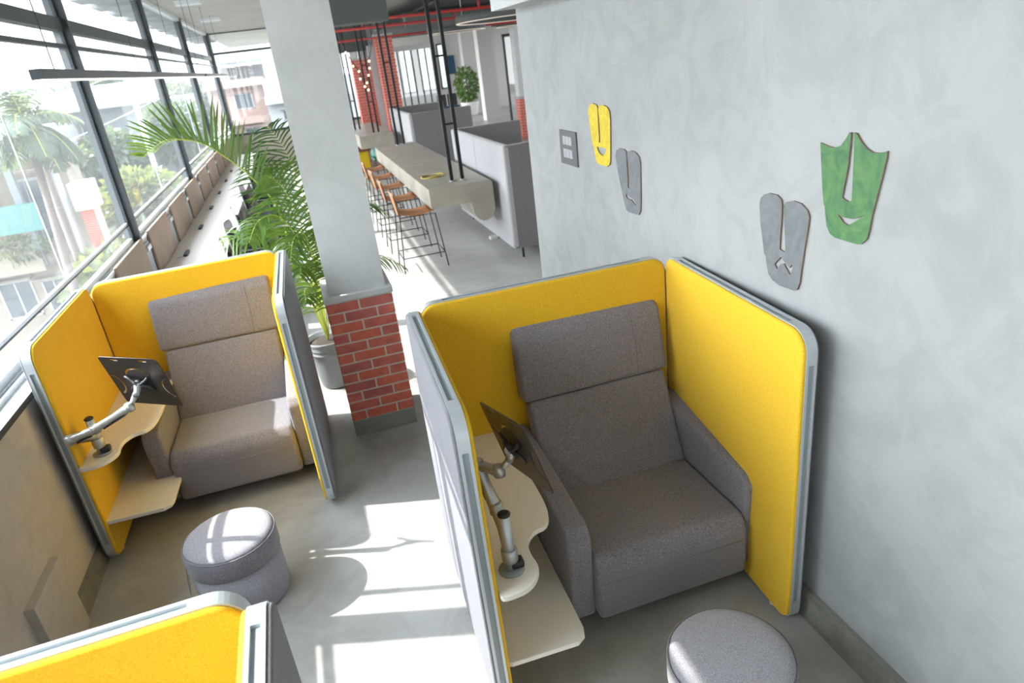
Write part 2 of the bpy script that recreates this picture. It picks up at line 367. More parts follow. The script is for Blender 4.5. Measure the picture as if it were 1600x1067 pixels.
# brick-clad column with plaster shaft
CX0, CX1, CYf, CYb = -0.072, 0.396, 4.737, 5.215
bm = NB(); box(bm, CX0+0.035, CX1-0.03, CYf+0.035, CYb-0.02, 1.12, ZC)
colm = struct('column', bm, M['colplaster'])
colm.name = 'trim_4'
colm['label'] = 'square plaster column on a brick-clad base'
bm = NB(); rbox(bm, CX0-0.012, CX1+0.012, CYf-0.012, CYb+0.012, 1.085, 1.135, 0.008); part('ledge', bm, M['colplaster'], colm)
bm = NB(); box(bm, CX0-0.004, CX1+0.004, CYf-0.004, CYb+0.004, 0, 0.13); part('plinth', bm, M['plinth'], colm)
bm = NB(); box(bm, CX0+0.0005, CX1-0.0005, CYf+0.0005, CYb-0.0005, 0.1, 1.09); part('mortar_core', bm, M['mortar'], colm)
bb = [NB(), NB(), NB()]
rb = random.Random(3)
def brickrow(fr, L, z, off):
    O, U, N = fr; u = -off
    while u < L-0.02:
        a, b = max(u, 0), min(u+0.222, L)
        if b-a > 0.03:
            t = NB(); box(t, a, b, -0.004+rb.uniform(-.001, .001), 0.02, z, z+0.0675)
            bmesh.ops.bevel(t, geom=t.edges[:], offset=0.003, segments=1, affect='EDGES')
            m4 = Matrix(((U.x, -N.x, 0, O.x), (U.y, -N.y, 0, O.y), (0, 0, 1, 0), (0, 0, 0, 1)))
            merge(bb[rb.choice((0, 0, 0, 1, 1, 2))], t, m4)
        u += 0.235
for k in range(12):
    z = 0.135 + k*0.0795; off = 0.0 if k % 2 else 0.118
    brickrow((Vector((CX0, CYf, 0)), Vector((1, 0, 0)), Vector((0, -1, 0))), CX1-CX0, z, off)
    brickrow((Vector((CX0, CYb, 0)), Vector((0, -1, 0)), Vector((-1, 0, 0))), CYb-CYf, z, off)
    brickrow((Vector((CX1, CYf, 0)), Vector((0, 1, 0)), Vector((1, 0, 0))), CYb-CYf, z, off)
for b_, m_ in zip(bb, ('brick', 'brickb', 'brickc')): part('brick_cladding', b_, M[m_], colm)

# cover box low on the window wall
bm = NB(); box(bm, XL-0.005, XL+0.045, 3.05, 3.45, 0.0, 0.455)
single('wall_box', bm, M['wall_low'], 'cement boxed-out cover low on the left wall by the floor', 'wall box', base=(XL, 3.2, 0))

# ================================================================= BOOTHS
def slot_frame(a, b, z0, z1, th, rad, seg=10):
    """aluminium edge of a screen: solid rounded corners, open channel along the straights. a,b: plan centre line"""
    a = Vector((a[0], a[1], 0)); b = Vector((b[0], b[1], 0)); U = (b-a).normalized(); L = (b-a).length; N = Vector((-U.y, U.x, 0)); Vz = Vector((0, 0, 1))
    bm = NB(); O = a
    pts = rrect(0, L, z0, z1, rad, seg); d = 0.010; ins = inset(pts, d); n = len(pts)
    def P(q, t): return O + U*q[0] + Vz*q[1] + N*t
    h = th/2
    loft(bm, [[P(q, -h*0.92) for q in ins], [P(q, h*0.92) for q in ins]], mi=1)  # channel floor is silver too, its shade put into the darker grey
    lip = th*0.24
    per = seg+1
    for i in range(n):
        j = (i+1) % n; p, q, pi, qi = pts[i], pts[j], ins[i], ins[j]
        straight = (i % per) == seg
        def strip(t0, t1, p, q, pi, qi):
            v = [bm.verts.new(P(x, t)) for x, t in ((p, t0), (q, t0), (q, t1), (p, t1), (pi, t0), (qi, t0), (qi, t1), (pi, t1))]
            for f in ((0, 1, 2, 3), (0, 4, 5, 1), (3, 2, 6, 7), (0, 3, 7, 4), (1, 5, 6, 2)): bm.faces.new([v[k] for k in f])
        if not straight: strip(-h, h, p, q, pi, qi)
        else:
            dv = Vector(q)-Vector(p); ln = dv.length; e = 0.045/ln if ln > 0.1 else 0.5
            def lerp(A, B, t): return (A[0]+(B[0]-A[0])*t, A[1]+(B[1]-A[1])*t)
            strip(-h, h, p, lerp(p, q, e), pi, lerp(pi, qi, e)); strip(-h, h, lerp(p, q, 1-e), q, lerp(pi, qi, 1-e), qi)
            pa, qa, pb, qb = lerp(p, q, e), lerp(p, q, 1-e), lerp(pi, qi, e), lerp(pi, qi, 1-e)
            strip(-h, -h+lip, pa, qa, pb, qb); strip(h-lip, h, pa, qa, pb, qb)
    return bm, (O, U, Vz, N, L)
def screen(root, a, b, inner_sign, Ht, rad, name='screen_panel'):
    th = 0.046; z0 = 0.035
    bm, (O, U, Vz, N, L) = slot_frame(a, b, z0, Ht, th, rad)
    fr = part(name, bm, [M['alu'], M['aludk']], root)
    for sgn, nm, mt, thick in ((inner_sign, 'inner_pad', 'yellow', 0.016), (-inner_sign, 'outer_pad', 'outerfab', 0.014)):
        pts = rrect(0.005, L-0.005, z0+0.005, Ht-0.005, [max(r-0.004, 0.012) for r in rad], 8)
        pb = NB(); F2 = lambda q, d: O + U*q[0] + Vz*q[1] + N*sgn*d
        loft(pb, [[F2(q, th/2-0.003) for q in pts], [F2(q, th/2+thick-0.009) for q in pts], [F2(q, th/2+thick-0.003) for q in inset(pts, 0.003)], [F2(q, th/2+thick) for q in inset(pts, 0.009)]], smooth=True)
        part(nm, pb, M[mt], fr, label='yellow inner fabric' if nm == 'inner_pad' else 'grey outer fabric')
    return fr
def booth(label, BL, BR, FL, FR, Ht, shelf_up=None, shelf_lo=None, feet=True):
    c = ((BL[0]+BR[0]+FL[0]+FR[0])/4, (BL[1]+BR[1]+FL[1]+FR[1])/4, 0)
    t = thing('privacy_booth', label, 'booth', c, 0, 'yellow fabric privacy booths')
    g = 0.045; th = 0.046
    # the given points are outer corners; move to centre lines
    def off(p, dx, dy): return (p[0]+dx, p[1]+dy)
    o = 0.037
    screen(t, off(BL, 0.070, -o), off(BR, -0.070, -o), -1, Ht, (0.03, 0.03, 0.085, 0.085), 'back_panel')
    screen(t, off(BL, o, -0.070), off(FL, o, 0), 1, Ht, (0.02, 0.07, 0.095, 0.06), 'side_panel')
    screen(t, off(BR, -o, -0.070), off(FR, -o, 0), -1, Ht, (0.02, 0.07, 0.095, 0.06), 'side_panel')
    for P in (off(BL, 0.045, -0.045), off(BR, -0.045, -0.045)):
        bm = NB(); rbox(bm, P[0]-0.024, P[0]+0.024, P[1]-0.024, P[1]+0.024, 0.02, Ht-0.085, 0.012, 3); part('corner_post', bm, M['alu'], t)
    for P, Q in ((FL, BL), (FR, BR), (BL, BR), (BR, BL)):
        d = Vector((Q[0]-P[0], Q[1]-P[1], 0)).normalized(); sx = o if (P in (FL, BL)) else -o
        p = Vector((P[0]+sx, P[1], 0)) + d*0.16
        if P in (BL, BR): p.y -= o
        bm = NB(); lathe(bm, [(0.022, 0), (0.022, 0.012), (0.008, 0.014), (0.008, 0.05)], 12, (p.x, p.y, 0)); part('foot', bm, M['alu'], t)
    if shelf_up:
        bm = NB(); prism(bm, shelf_up, (Vector((0, 0, 0)), Vector((1, 0, 0)), Vector((0, 1, 0)), Vector((0, 0, 1))), 0.676, 0.70, bev=0.003, smooth=False); part('worktop', bm, M['white'], t)
        bm = NB(); prism(bm, shelf_lo, (Vector((0, 0, 0)), Vector((1, 0, 0)), Vector((0, 1, 0)), Vector((0, 0, 1))), 0.276, 0.30, bev=0.003, smooth=False); part('lower_shelf', bm, M['white'], t)
    return t
def smoothloop(pts, it=2, keep=()):
    """Chaikin rounding of a closed loop, points whose index is in keep stay sharp"""
    cur = [(p, i in keep) for i, p in enumerate(pts)]
    for _ in range(it):
        nx = []; n = len(cur)
        for i in range(n):
            (p, k) = cur[i]; (q, kq) = cur[(i+1) % n]
            if k: nx.append((p, True))
            if not k: nx.append(((p[0]*.75+q[0]*.25, p[1]*.75+q[1]*.25), False))
            if not kq: nx.append(((p[0]*.25+q[0]*.75, p[1]*.25+q[1]*.75), False))
        cur = nx
    return [p for p, _ in cur]
def worktop(x0, xf, yb, yf, dx, dy):
    # wavy outline traced around the seat side; x0 = panel face (back), xf = panel face (front)
    w = [(0.34, 3.10), (0.70, 3.10), (0.700, 2.80), (0.705, 2.53), (0.692, 2.36), (0.655, 2.275), (0.585, 2.265), (0.540, 2.21), (0.528, 2.14), (0.540, 2.06), (0.510, 1.995), (0.455, 1.955), (0.395, 1.948), (0.352, 1.95), (0.336, 1.98)]
    w = [(x+dx, y+dy) for x, y in w]
    w[0] = (x0, yb); w[1] = (w[1][0], yb); w[-1] = (xf, w[-1][1])
    return smoothloop(w, 2, keep=(0, 1))
def lowshelf(x0, xf, yb, dx, dy):
    w = [(x0, yb), (0.72+dx, yb), (0.72+dx, 2.75+dy)]
    c = [(0.70+dx, 2.06+dy), (0.688+dx, 2.02+dy), (0.65+dx, 1.995+dy), (xf+0.03, 2.003+dy), (xf+0.004, 2.015+dy)]
    return w+c

B2 = dict(BL=(0.305, 3.215), BR=(1.790, 3.19), FL=(0.268, 1.97), FR=(1.718, 1.935))
booth('yellow booth against the grey plaster wall, its armchair fully in view', Ht=1.49,
      shelf_up=worktop(0.365, 0.345, 3.14, 0, 0, 0), shelf_lo=lowshelf(0.36, 0.332, 3.14, 0, 0), **B2)
B1 = dict(BL=(-1.662, 5.185), BR=(-0.262, 5.24), FL=(-1.655, 3.905), FR=(-0.272, 3.885))
booth('yellow booth against the window wall beside the brick column', Ht=1.44,
      shelf_up=worktop(-1.60, -1.595, 5.10, 0, -1.935, 1.93), shelf_lo=lowshelf(-1.60, -1.595, 5.10, -1.91, 1.92), **B1)
B3 = dict(BL=(-1.66, 1.47), BR=(-0.302, 1.505), FL=(-1.64, 0.22), FR=(-0.285, 0.25))
booth('nearest booth, only its bright yellow back corner shows at the bottom left', Ht=1.46, **B3)

# ================================================================= ARMCHAIR
def seg_prof(bm, prof, x0, x1, r=0.03, seg=3):
    """solid from a side profile (y,z) between x0 and x1 with all edges rounded"""
    t = NB(); a = [t.verts.new((x0, y, z)) for y, z in prof]; b = [t.verts.new((x1, y, z)) for y, z in prof]
    n = len(prof); t.faces.new(a[::-1]); t.faces.new(b)
    for k in range(n): t.faces.new((a[k], a[(k+1) % n], b[(k+1) % n], b[k]))
    bmesh.ops.recalc_face_normals(t, faces=t.faces[:])
    bmesh.ops.bevel(t, geom=t.edges[:], offset=r, segments=seg, profile=0.6, affect='EDGES')
    for f in t.faces: f.smooth = True
    merge(bm, t)
def make_armchair(label, loc, rz):
    t = thing('armchair', label, 'armchair', loc, rz, 'grey upholstered armchairs in the booths')
    bm = NB(); seg_prof(bm, [(0.0, 0.115), (0.70, 0.115), (0.70, 0.40), (0.55, 0.445), (0.050, 0.455), (0.0, 0.395)], -0.392, 0.392, 0.038, 5)
    s = part('seat', bm, M['grey'], t, world=False)
    bm = NB(); tube(bm, [(-0.365, -0.0015, 0.325), (0.365, -0.0015, 0.325)], 0.0022, 6)
    part('seam', bm, M['seam'], s, world=False)
    for sx in (-1, 1):
        bm = NB(); x = (0.394, 0.510); x = (min(sx*x[0], sx*x[1]), max(sx*x[0], sx*x[1]))
        seg_prof(bm, [(0.055, 0.115), (0.86, 0.115), (0.93, 0.70), (0.84, 0.72), (0.075, 0.635), (0.03, 0.59)], x[0], x[1], 0.020, 3)
        part('armrest', bm, M['grey'], t, world=False)
    th = math.radians(25)
    def bp(u, d): return (0.565 + u*math.sin(th) + d*math.cos(th), 0.42 + u*math.cos(th) - d*math.sin(th))
    bm = NB(); seg_prof(bm, [bp(0, 0), bp(0.525, 0), bp(0.525, 0.12), bp(0.0, 0.15)], -0.392, 0.392, 0.022, 3)
    part('backrest', bm, M['grey'], t, world=False)
    th = math.radians(13)
    bx = 0.565+0.525*math.sin(math.radians(25)); bz = 0.42+0.525*math.cos(math.radians(25))
    def hp(u, d): return (bx-0.008 + u*math.sin(th) + d*math.cos(th), bz + u*math.cos(th) - d*math.sin(th))
    bm = NB(); seg_prof(bm, [hp(0.0, 0), hp(0.34, 0.0), hp(0.405, 0.050), hp(0.405, 0.12), hp(0.0, 0.135)], -0.418, 0.418, 0.034, 4)
    h = part('headrest', bm, M['grey'], t, world=False)
    for sx in (0.235,):
        bm = NB(); tube(bm, [(sx, *hp(0.015, -0.001)), (sx+0.008, *hp(0.14, -0.0015)), (sx, *hp(0.335, -0.001)), (sx, *hp(0.407, 0.052))], 0.0018, 6)
        part('seam', bm, M['seam'], h, world=False)
    for k, (x, y) in enumerate(((-0.28, 0.34), (0.28, 0.34), (-0.28, 0.68), (0.28, 0.68))):
        b2 = NB(); lathe(b2, [(0.018, 0), (0.024, 0.118)], 12, (x, y, 0)); part('leg', b2, M['black'], t, world=False)
    return t
ch = make_armchair('grey armchair in the booth against the plaster wall', (1.235, 2.215, 0), 0)
ch1 = dup(ch, (-0.85, 4.24, 0), 0, 'grey armchair in the booth beside the window, sun patch on its seat')

# ================================================================= OTTOMANS
def make_ottoman(label, loc, rz):
    t = thing('ottoman', label, 'ottoman', loc, rz, 'round grey ottomans in front of the armchairs')
    r = 0.235
    bm = NB(); lathe(bm, [(r-0.02, 0.0), (r-0.004, 0.012), (r-0.003, 0.275)], 56); part('drum', bm, M['greylt'], t, world=False, label='light grey drum')
    bm = NB(); lathe(bm, [(r-0.006, 0.275), (r+0.004, 0.285), (r+0.005, 0.385), (r-0.004, 0.398)], 56); part('band', bm, M['grey'], t, world=False, label='dark grey side band')
    bm = NB(); lathe(bm, [(r-0.004, 0.396), (r-0.010, 0.408), (r-0.035, 0.420), (r-0.10, 0.428), (0.06, 0.431), (0.012, 0.432)], 56)
    part('top_cushion', bm, M['greylt'], t, world=False, label='light grey top')
    bm = NB(); tube(bm, [((r+0.001)*math.cos(2*PI*k/48), (r+0.001)*math.sin(2*PI*k/48), 0.397) for k in range(49)], 0.0025, 6); part('piping', bm, M['seam'], t, world=False)
    # fabric pull loop
    a0 = math.radians(195); bm = NB(); pts = []
    for k in range(13):
        u = k/12; aa = a0 + (0.0 if k < 6 else 0.0)
        out = 0.004+0.022*math.sin(PI*u); side = -0.05+0.10*u; z = 0.29 - 0.13*math.sin(PI*u)
        pts.append(((r+out)*math.cos(a0)-side*math.sin(a0), (r+out)*math.sin(a0)+side*math.cos(a0), z))
    for p, q in zip(pts, pts[1:]):
        nrm = Vector((math.cos(a0), math.sin(a0), 0)); wv = Vector((-math.sin(a0), math.cos(a0), 0))*0.0
        d = (Vector(q)-Vector(p)).normalized().cross(nrm)*0.013
        v = [bm.verts.new(Vector(c)+e+nrm*o) for o in (0, 0.003) for c, e in ((p, -d), (q, -d), (q, d), (p, d))]
        for f in ((0, 1, 2, 3), (7, 6, 5, 4), (0, 4, 5, 1), (3, 2, 6, 7)): bm.faces.new([v[i] for i in f])
    part('pull_loop', bm, M['grey'], t, world=False)
    return t
ot = make_ottoman('round ottoman beside the low wall with window-bar shadows across its top', (-0.815, 3.30, 0), 0)
dup(ot, (1.125, 1.615, 0), math.radians(-10), 'round ottoman at the lower right beside the wall, half in sun')

# ================================================================= MONITOR ARMS
def frame_from(p0, p1, p2):
    O = Vector(p0); U = Vector(p1)-O; L = U.length; U.normalize(); V = Vector(p2)-O; V -= U*V.dot(U); H = V.length; V.normalize()
    return O, U, V, U.cross(V), L, H
def curve_plate(outer, holes, thick, bev=0.0):
    cu = bpy.data.curves.new('plate', 'CURVE'); cu.dimensions = '2D'; cu.fill_mode = 'BOTH'; cu.extrude = thick/2; cu.bevel_depth = bev; cu.bevel_resolution = 1
    for lp in [outer]+holes:
        s = cu.splines.new('POLY'); s.points.add(len(lp)-1); s.use_cyclic_u = True
        for i, p in enumerate(lp): s.points[i].co = (p[0], p[1], 0, 1)
    o = bpy.data.objects.new('plate_tmp', cu); COL.objects.link(o)
    dg = bpy.context.evaluated_depsgraph_get(); dg.update()
    me = bpy.data.meshes.new_from_object(o.evaluated_get(dg)); bm = NB(); bm.from_mesh(me)
    bpy.data.objects.remove(o); bpy.data.meshes.remove(me); bpy.data.curves.remove(cu)
    return bm
def monitor_arm(label, base, ztop, lo, elbow, mid, ball, BL, BR, TL):
    t = thing('monitor_arm', label, 'monitor arm', base, 0, 'monitor arms clamped to the booth worktops')
    bx, by, bz = base
    bm = NB(); lathe(bm, [(0.052, 0), (0.052, 0.006), (0.048, 0.010), (0.02, 0.010)], 32, base); part('base_disc', bm, M['aludk'], t)
    bm = NB(); rbox(bm, bx-0.005, bx+0.052, by-0.026, by+0.022, bz+0.011, bz+0.045, 0.010, 2); part('clamp', bm, M['black'], t)
    bm = NB(); lathe(bm, [(0.023, 0.01), (0.023, ztop-bz-0.004)], 24, base); part('post', bm, M['alu'], t)
    bm = NB(); lathe(bm, [(0.030, 0.045), (0.033, 0.05), (0.033, 0.100), (0.030, 0.105)], 24, base); part('collar', bm, M['armalu'], t)
    bm = NB(); lathe(bm, [(0.025, ztop-bz-0.006), (0.026, ztop-bz), (0.016, ztop-bz+0.008), (0.006, ztop-bz+0.008)], 24, base); part('post_cap', bm, M['black'], t)
    lo, elbow, mid, ball = map(Vector, (lo, elbow, mid, ball))
    def link(p, q, w, h, mt, nm, cov=True):
        d = (q-p); L = d.length; d.normalize(); s = Vector((0, 0, 1)).cross(d)
        if s.length < 0.1: s = Vector((1, 0, 0))
        s.normalize(); n = d.cross(s); b = NB()
        secs = []
        for u, k in ((-0.012, 0.55), (0.0, 0.95), (0.12, 1.0), (0.5, 0.82), (0.88, 1.0), (1.0, 0.95), (1.012/1, 0.55)):
            c = p + d*L*u
            secs.append([c + s*w/2*k*a + n*h/2*k*b2 for a, b2 in ((-1, -.55), (-.6, -1), (.6, -1), (1, -.55), (1, .55), (.6, 1), (-.6, 1), (-1, .55))])
        loft(b, secs, smooth=True); o = part(nm, b, M[mt], t)
        if cov:
            b = NB(); c0, c1 = p+d*L*0.22-n*h*0.46, p+d*L*0.80-n*h*0.46
            loft(b, [[c + s*w*0.36*a - n*h*0.16*k for a, k in ((-1, 0), (1, 0), (1, 1), (-1, 1))] for c in (c0, c1)]); part('cable_cover', b, M['black'], o)
        return o
    def knob(c, r, h, mt='armalu', nm='joint'):
        b = NB(); lathe(b, [(r*0.6, -h/2), (r, -h/2+0.004), (r, h/2-0.004), (r*0.6, h/2)], 20, c); return part(nm, b, M[mt], t)
    col = Vector((bx, by, bz+0.115))
    link(col, lo, 0.046, 0.040, 'armalu', 'lower_link', True)
    knob(lo, 0.028, 0.055)
    link(lo, elbow, 0.048, 0.044, 'armalu', 'spring_link')
    knob(elbow, 0.027, 0.05)
    link(elbow, mid, 0.046, 0.042, 'armalu', 'short_link', (mid-elbow).length > 0.2)
    knob(mid, 0.024, 0.05)
    bm = NB(); tube(bm, [mid, mid.lerp(ball, 0.5), ball], [0.014, 0.012, 0.016], 14); part('tilt_neck', bm, M['armalu'], t)
    O, U, V, N, L, H = frame_from(BL, BR, TL)
    ctr = O + U*L*0.5 + V*H*0.5
    side = 1 if (ball-ctr).dot(N) > 0 else -1
    # tray with punched arcs
    hw, hh = L/2, H/2
    outer = rrect(-hw, hw, -hh, hh, (0.018, 0.018, 0.03, 0.018), 4)
    def arc(cx, cyy, r0, r1, a0, a1, n=10):
        return [(cx+r1*math.cos(a0+(a1-a0)*k/n), cyy+r1*math.sin(a0+(a1-a0)*k/n)) for k in range(n+1)] + [(cx+r0*math.cos(a1+(a0-a1)*k/n), cyy+r0*math.sin(a1+(a0-a1)*k/n)) for k in range(n+1)]
    q = min(hh*0.62, 0.085)
    holes = [arc(0, hh*0.08, q-0.010, q, math.radians(25), math.radians(155)),
             arc(hw+0.012, -hh*0.18, q*0.78, q*0.90, math.radians(112), math.radians(248)),
             arc(-hw-0.012, -hh*0.18, q*0.78, q*0.90, math.radians(-68), math.radians(68)),
             [(-hw*0.62, hh-0.022), (-hw*0.36, hh-0.022), (-hw*0.36, hh-0.012), (-hw*0.62, hh-0.012)],
             [(hw*0.36, hh-0.022), (hw*0.62, hh-0.022), (hw*0.62, hh-0.012), (hw*0.36, hh-0.012)]]
    pb = curve_plate(outer, holes, 0.004)
    m4 = Matrix(((U.x, V.x, N.x, ctr.x), (U.y, V.y, N.y, ctr.y), (U.z, V.z, N.z, ctr.z), (0, 0, 0, 1)))
    bmesh.ops.transform(pb, matrix=m4, verts=pb.verts[:]); tr = part('laptop_tray', pb, M['tray'], t, label='dark steel tray')
    # cross bracket
    b = NB()
    for ax, ay in ((0.075, 0.045), (-0.075, 0.045), (0.075, -0.045), (-0.075, -0.045)):
        P = [ctr + N*side*(0.022 if k < 2 else 0.012) + U*ax*k/3 + V*ay*(k/3)**1.6 for k in range(4)]
        tube(b, P, [0.013, 0.010, 0.008, 0.007], 8)
    part('tray_bracket', b, M['black'], t)
    b = NB(); tube(b, [ctr+N*side*0.010, ctr+N*side*0.028], 0.026, 20); part('mount_disc', b, M['black'], t)
    b = NB(); tube(b, [ctr+N*side*0.028, ball.lerp(ctr, 0.3), ball], [0.020, 0.016, 0.018], 16); part('swivel', b, M['armalu'], t)
    return t
monitor_arm('silver monitor arm in the booth by the plaster wall, dark tray seen nearly edge-on', (0.431, 2.085, 0.70), 0.972,
            (0.425, 2.19, 0.93), (0.392, 2.275, 1.09), (0.463, 2.205, 1.085), (0.505, 2.185, 1.135), (0.532, 2.328, 1.03), (0.606, 1.969, 1.078), (0.454, 2.352, 1.33))
monitor_arm('bright silver monitor arm in the booth beside the window, dark tray facing the camera', (-1.49, 4.02, 0.70), 0.935,
            (-1.535, 3.80, 0.925), (-1.395, 3.79, 0.960), (-1.165, 3.70, 1.08), (-1.125, 3.71, 1.13), (-1.223, 3.885, 1.036), (-0.905, 3.685, 1.022), (-1.26, 3.807, 1.358))

# ================================================================= WALL ART
def wallart(name, label, pts, holes, face, xw=XR, t=0.0065):
    c0 = (sum(p[0] for p in pts)/len(pts), sum(p[1] for p in pts)/len(pts))
    f2 = lambda L: [(-(p[0]-c0[0]), p[1]-c0[1]) for p in L]
    bm = curve_plate(f2(pts), [f2(h) for h in holes], t, 0.0008)
    for f in bm.faces: f.material_index = 0 if abs(f.normal.z) > 0.7 else 1
    # local x -> -world y, local y -> world z, local z -> -x
    m4 = Matrix(((0, 0, -1, -t/2-0.002), (-1, 0, 0, 0), (0, 1, 0, 0), (0, 0, 0, 1)))
    bmesh.ops.transform(bm, matrix=m4, verts=bm.verts[:])
    o = part(name, bm, [face, M['ply']]); o.location = (xw, c0[0], c0[1]); o['label'] = label; o['category'] = 'wall art'; o['group'] = 'cut-out face plaques on the plaster wall'
    return o
wallart('yellow_plaque', 'small yellow painted face plaque with a smiling mouth',
    [(4.133, 2.22), (4.079, 2.215), (4.057, 2.202), (4.054, 2.175), (4.057, 2.125), (4.058, 2.031), (4.061, 1.988), (4.039, 1.989), (4.034, 2.069), (4.038, 2.14), (4.045, 2.189), (4.025, 2.211), (3.964, 2.215), (3.914, 2.205), (3.887, 2.183), (3.881, 2.135), (3.896, 1.994), (3.908, 1.892), (3.925, 1.865), (3.962, 1.851), (4.071, 1.85), (4.104, 1.855), (4.127, 1.876), (4.139, 1.92), (4.151, 1.958), (4.165, 1.969), (4.181, 2.044), (4.194, 2.117), (4.203, 2.175), (4.178, 2.205)],
    [[(4.1, 1.96), (3.954, 1.961), (3.978, 1.928), (4.016, 1.91), (4.069, 1.921), (4.091, 1.94)]], M['wyellow'])
wallart('grey_plaque', 'small grey face plaque below the yellow one, crooked mouth',
    [(3.774, 1.979), (3.713, 1.979), (3.686, 1.968), (3.685, 1.951), (3.684, 1.903), (3.681, 1.834), (3.684, 1.763), (3.658, 1.754), (3.659, 1.781), (3.662, 1.843), (3.666, 1.905), (3.676, 1.952), (3.664, 1.97), (3.621, 1.98), (3.569, 1.976), (3.527, 1.954), (3.515, 1.922), (3.519, 1.828), (3.524, 1.724), (3.534, 1.646), (3.555, 1.62), (3.586, 1.616), (3.688, 1.612), (3.716, 1.62), (3.74, 1.66), (3.756, 1.701), (3.771, 1.743), (3.791, 1.791), (3.815, 1.867), (3.832, 1.929), (3.815, 1.962)],
    [[(3.717, 1.723), (3.691, 1.712), (3.617, 1.702), (3.585, 1.686), (3.577, 1.67), (3.604, 1.672), (3.646, 1.692), (3.696, 1.691), (3.714, 1.701)]], M['wgrey'])
wallart('grey_plaque', 'larger grey face plaque with a zigzag mouth beside the green one',
    [(2.375, 1.929), (2.327, 1.929), (2.3, 1.915), (2.293, 1.892), (2.293, 1.823), (2.297, 1.752), (2.296, 1.707), (2.264, 1.704), (2.258, 1.711), (2.264, 1.766), (2.273, 1.827), (2.28, 1.895), (2.268, 1.91), (2.224, 1.922), (2.18, 1.918), (2.145, 1.898), (2.132, 1.875), (2.138, 1.814), (2.15, 1.73), (2.159, 1.658), (2.164, 1.6), (2.176, 1.567), (2.196, 1.557), (2.286, 1.553), (2.331, 1.563), (2.361, 1.585), (2.374, 1.623), (2.384, 1.662), (2.393, 1.664), (2.408, 1.727), (2.426, 1.797), (2.436, 1.875), (2.429, 1.901), (2.407, 1.919)],
    [[(2.343, 1.663), (2.322, 1.64), (2.284, 1.679), (2.256, 1.66), (2.229, 1.646), (2.212, 1.667), (2.21, 1.644), (2.223, 1.613), (2.247, 1.634), (2.266, 1.653), (2.284, 1.647), (2.307, 1.617), (2.324, 1.636)]], M['wgrey'])
wallart('green_plaque', 'large green face plaque with a spiked crown top',
    [(2.096, 2.155), (2.066, 2.148), (2.028, 2.143), (1.996, 2.154), (1.975, 2.178), (1.96, 2.201), (1.953, 2.201), (1.953, 2.155), (1.955, 2.092), (1.963, 2.033), (1.97, 1.99), (1.971, 1.975), (1.939, 1.964), (1.924, 1.973), (1.925, 2.015), (1.929, 2.084), (1.932, 2.14), (1.937, 2.202), (1.927, 2.2), (1.906, 2.176), (1.877, 2.154), (1.847, 2.144), (1.815, 2.147), (1.791, 2.155), (1.792, 2.127), (1.802, 2.072), (1.815, 2.003), (1.828, 1.938), (1.833, 1.89), (1.84, 1.853), (1.861, 1.831), (1.883, 1.825), (1.932, 1.825), (1.99, 1.826), (2.017, 1.836), (2.036, 1.861), (2.045, 1.897), (2.053, 1.934), (2.058, 1.936), (2.07, 1.993), (2.084, 2.077)],
    [[(1.996, 1.916), (1.957, 1.908), (1.917, 1.91), (1.879, 1.924), (1.851, 1.941), (1.886, 1.912), (1.911, 1.895), (1.93, 1.882), (1.955, 1.887), (1.973, 1.902)]], M['wgreen'])

# switch plate
t = thing('switch_plate', 'dark grey switch plate on the plaster wall left of the yellow plaque', 'switch', (XR, 4.596, 1.905))
bm = NB(); rbox(bm, XR-0.012, XR+0.002, 4.442, 4.75, 1.785, 2.022, 0.004); part('frame', bm, M['switch'], t)
for k in range(3):
    y = 4.515+k*0.056
    bm = NB(); rbox(bm, XR-0.016, XR-0.008, y, y+0.052, 1.925, 1.985, 0.003); part('rocker', bm, M['switchb'], t)
for k in range(3):
    y = 4.515+k*0.056
    bm = NB(); rbox(bm, XR-0.016, XR-0.008, y, y+0.052, 1.835, 1.895, 0.003); part('rocker', bm, M['switchb'], t)

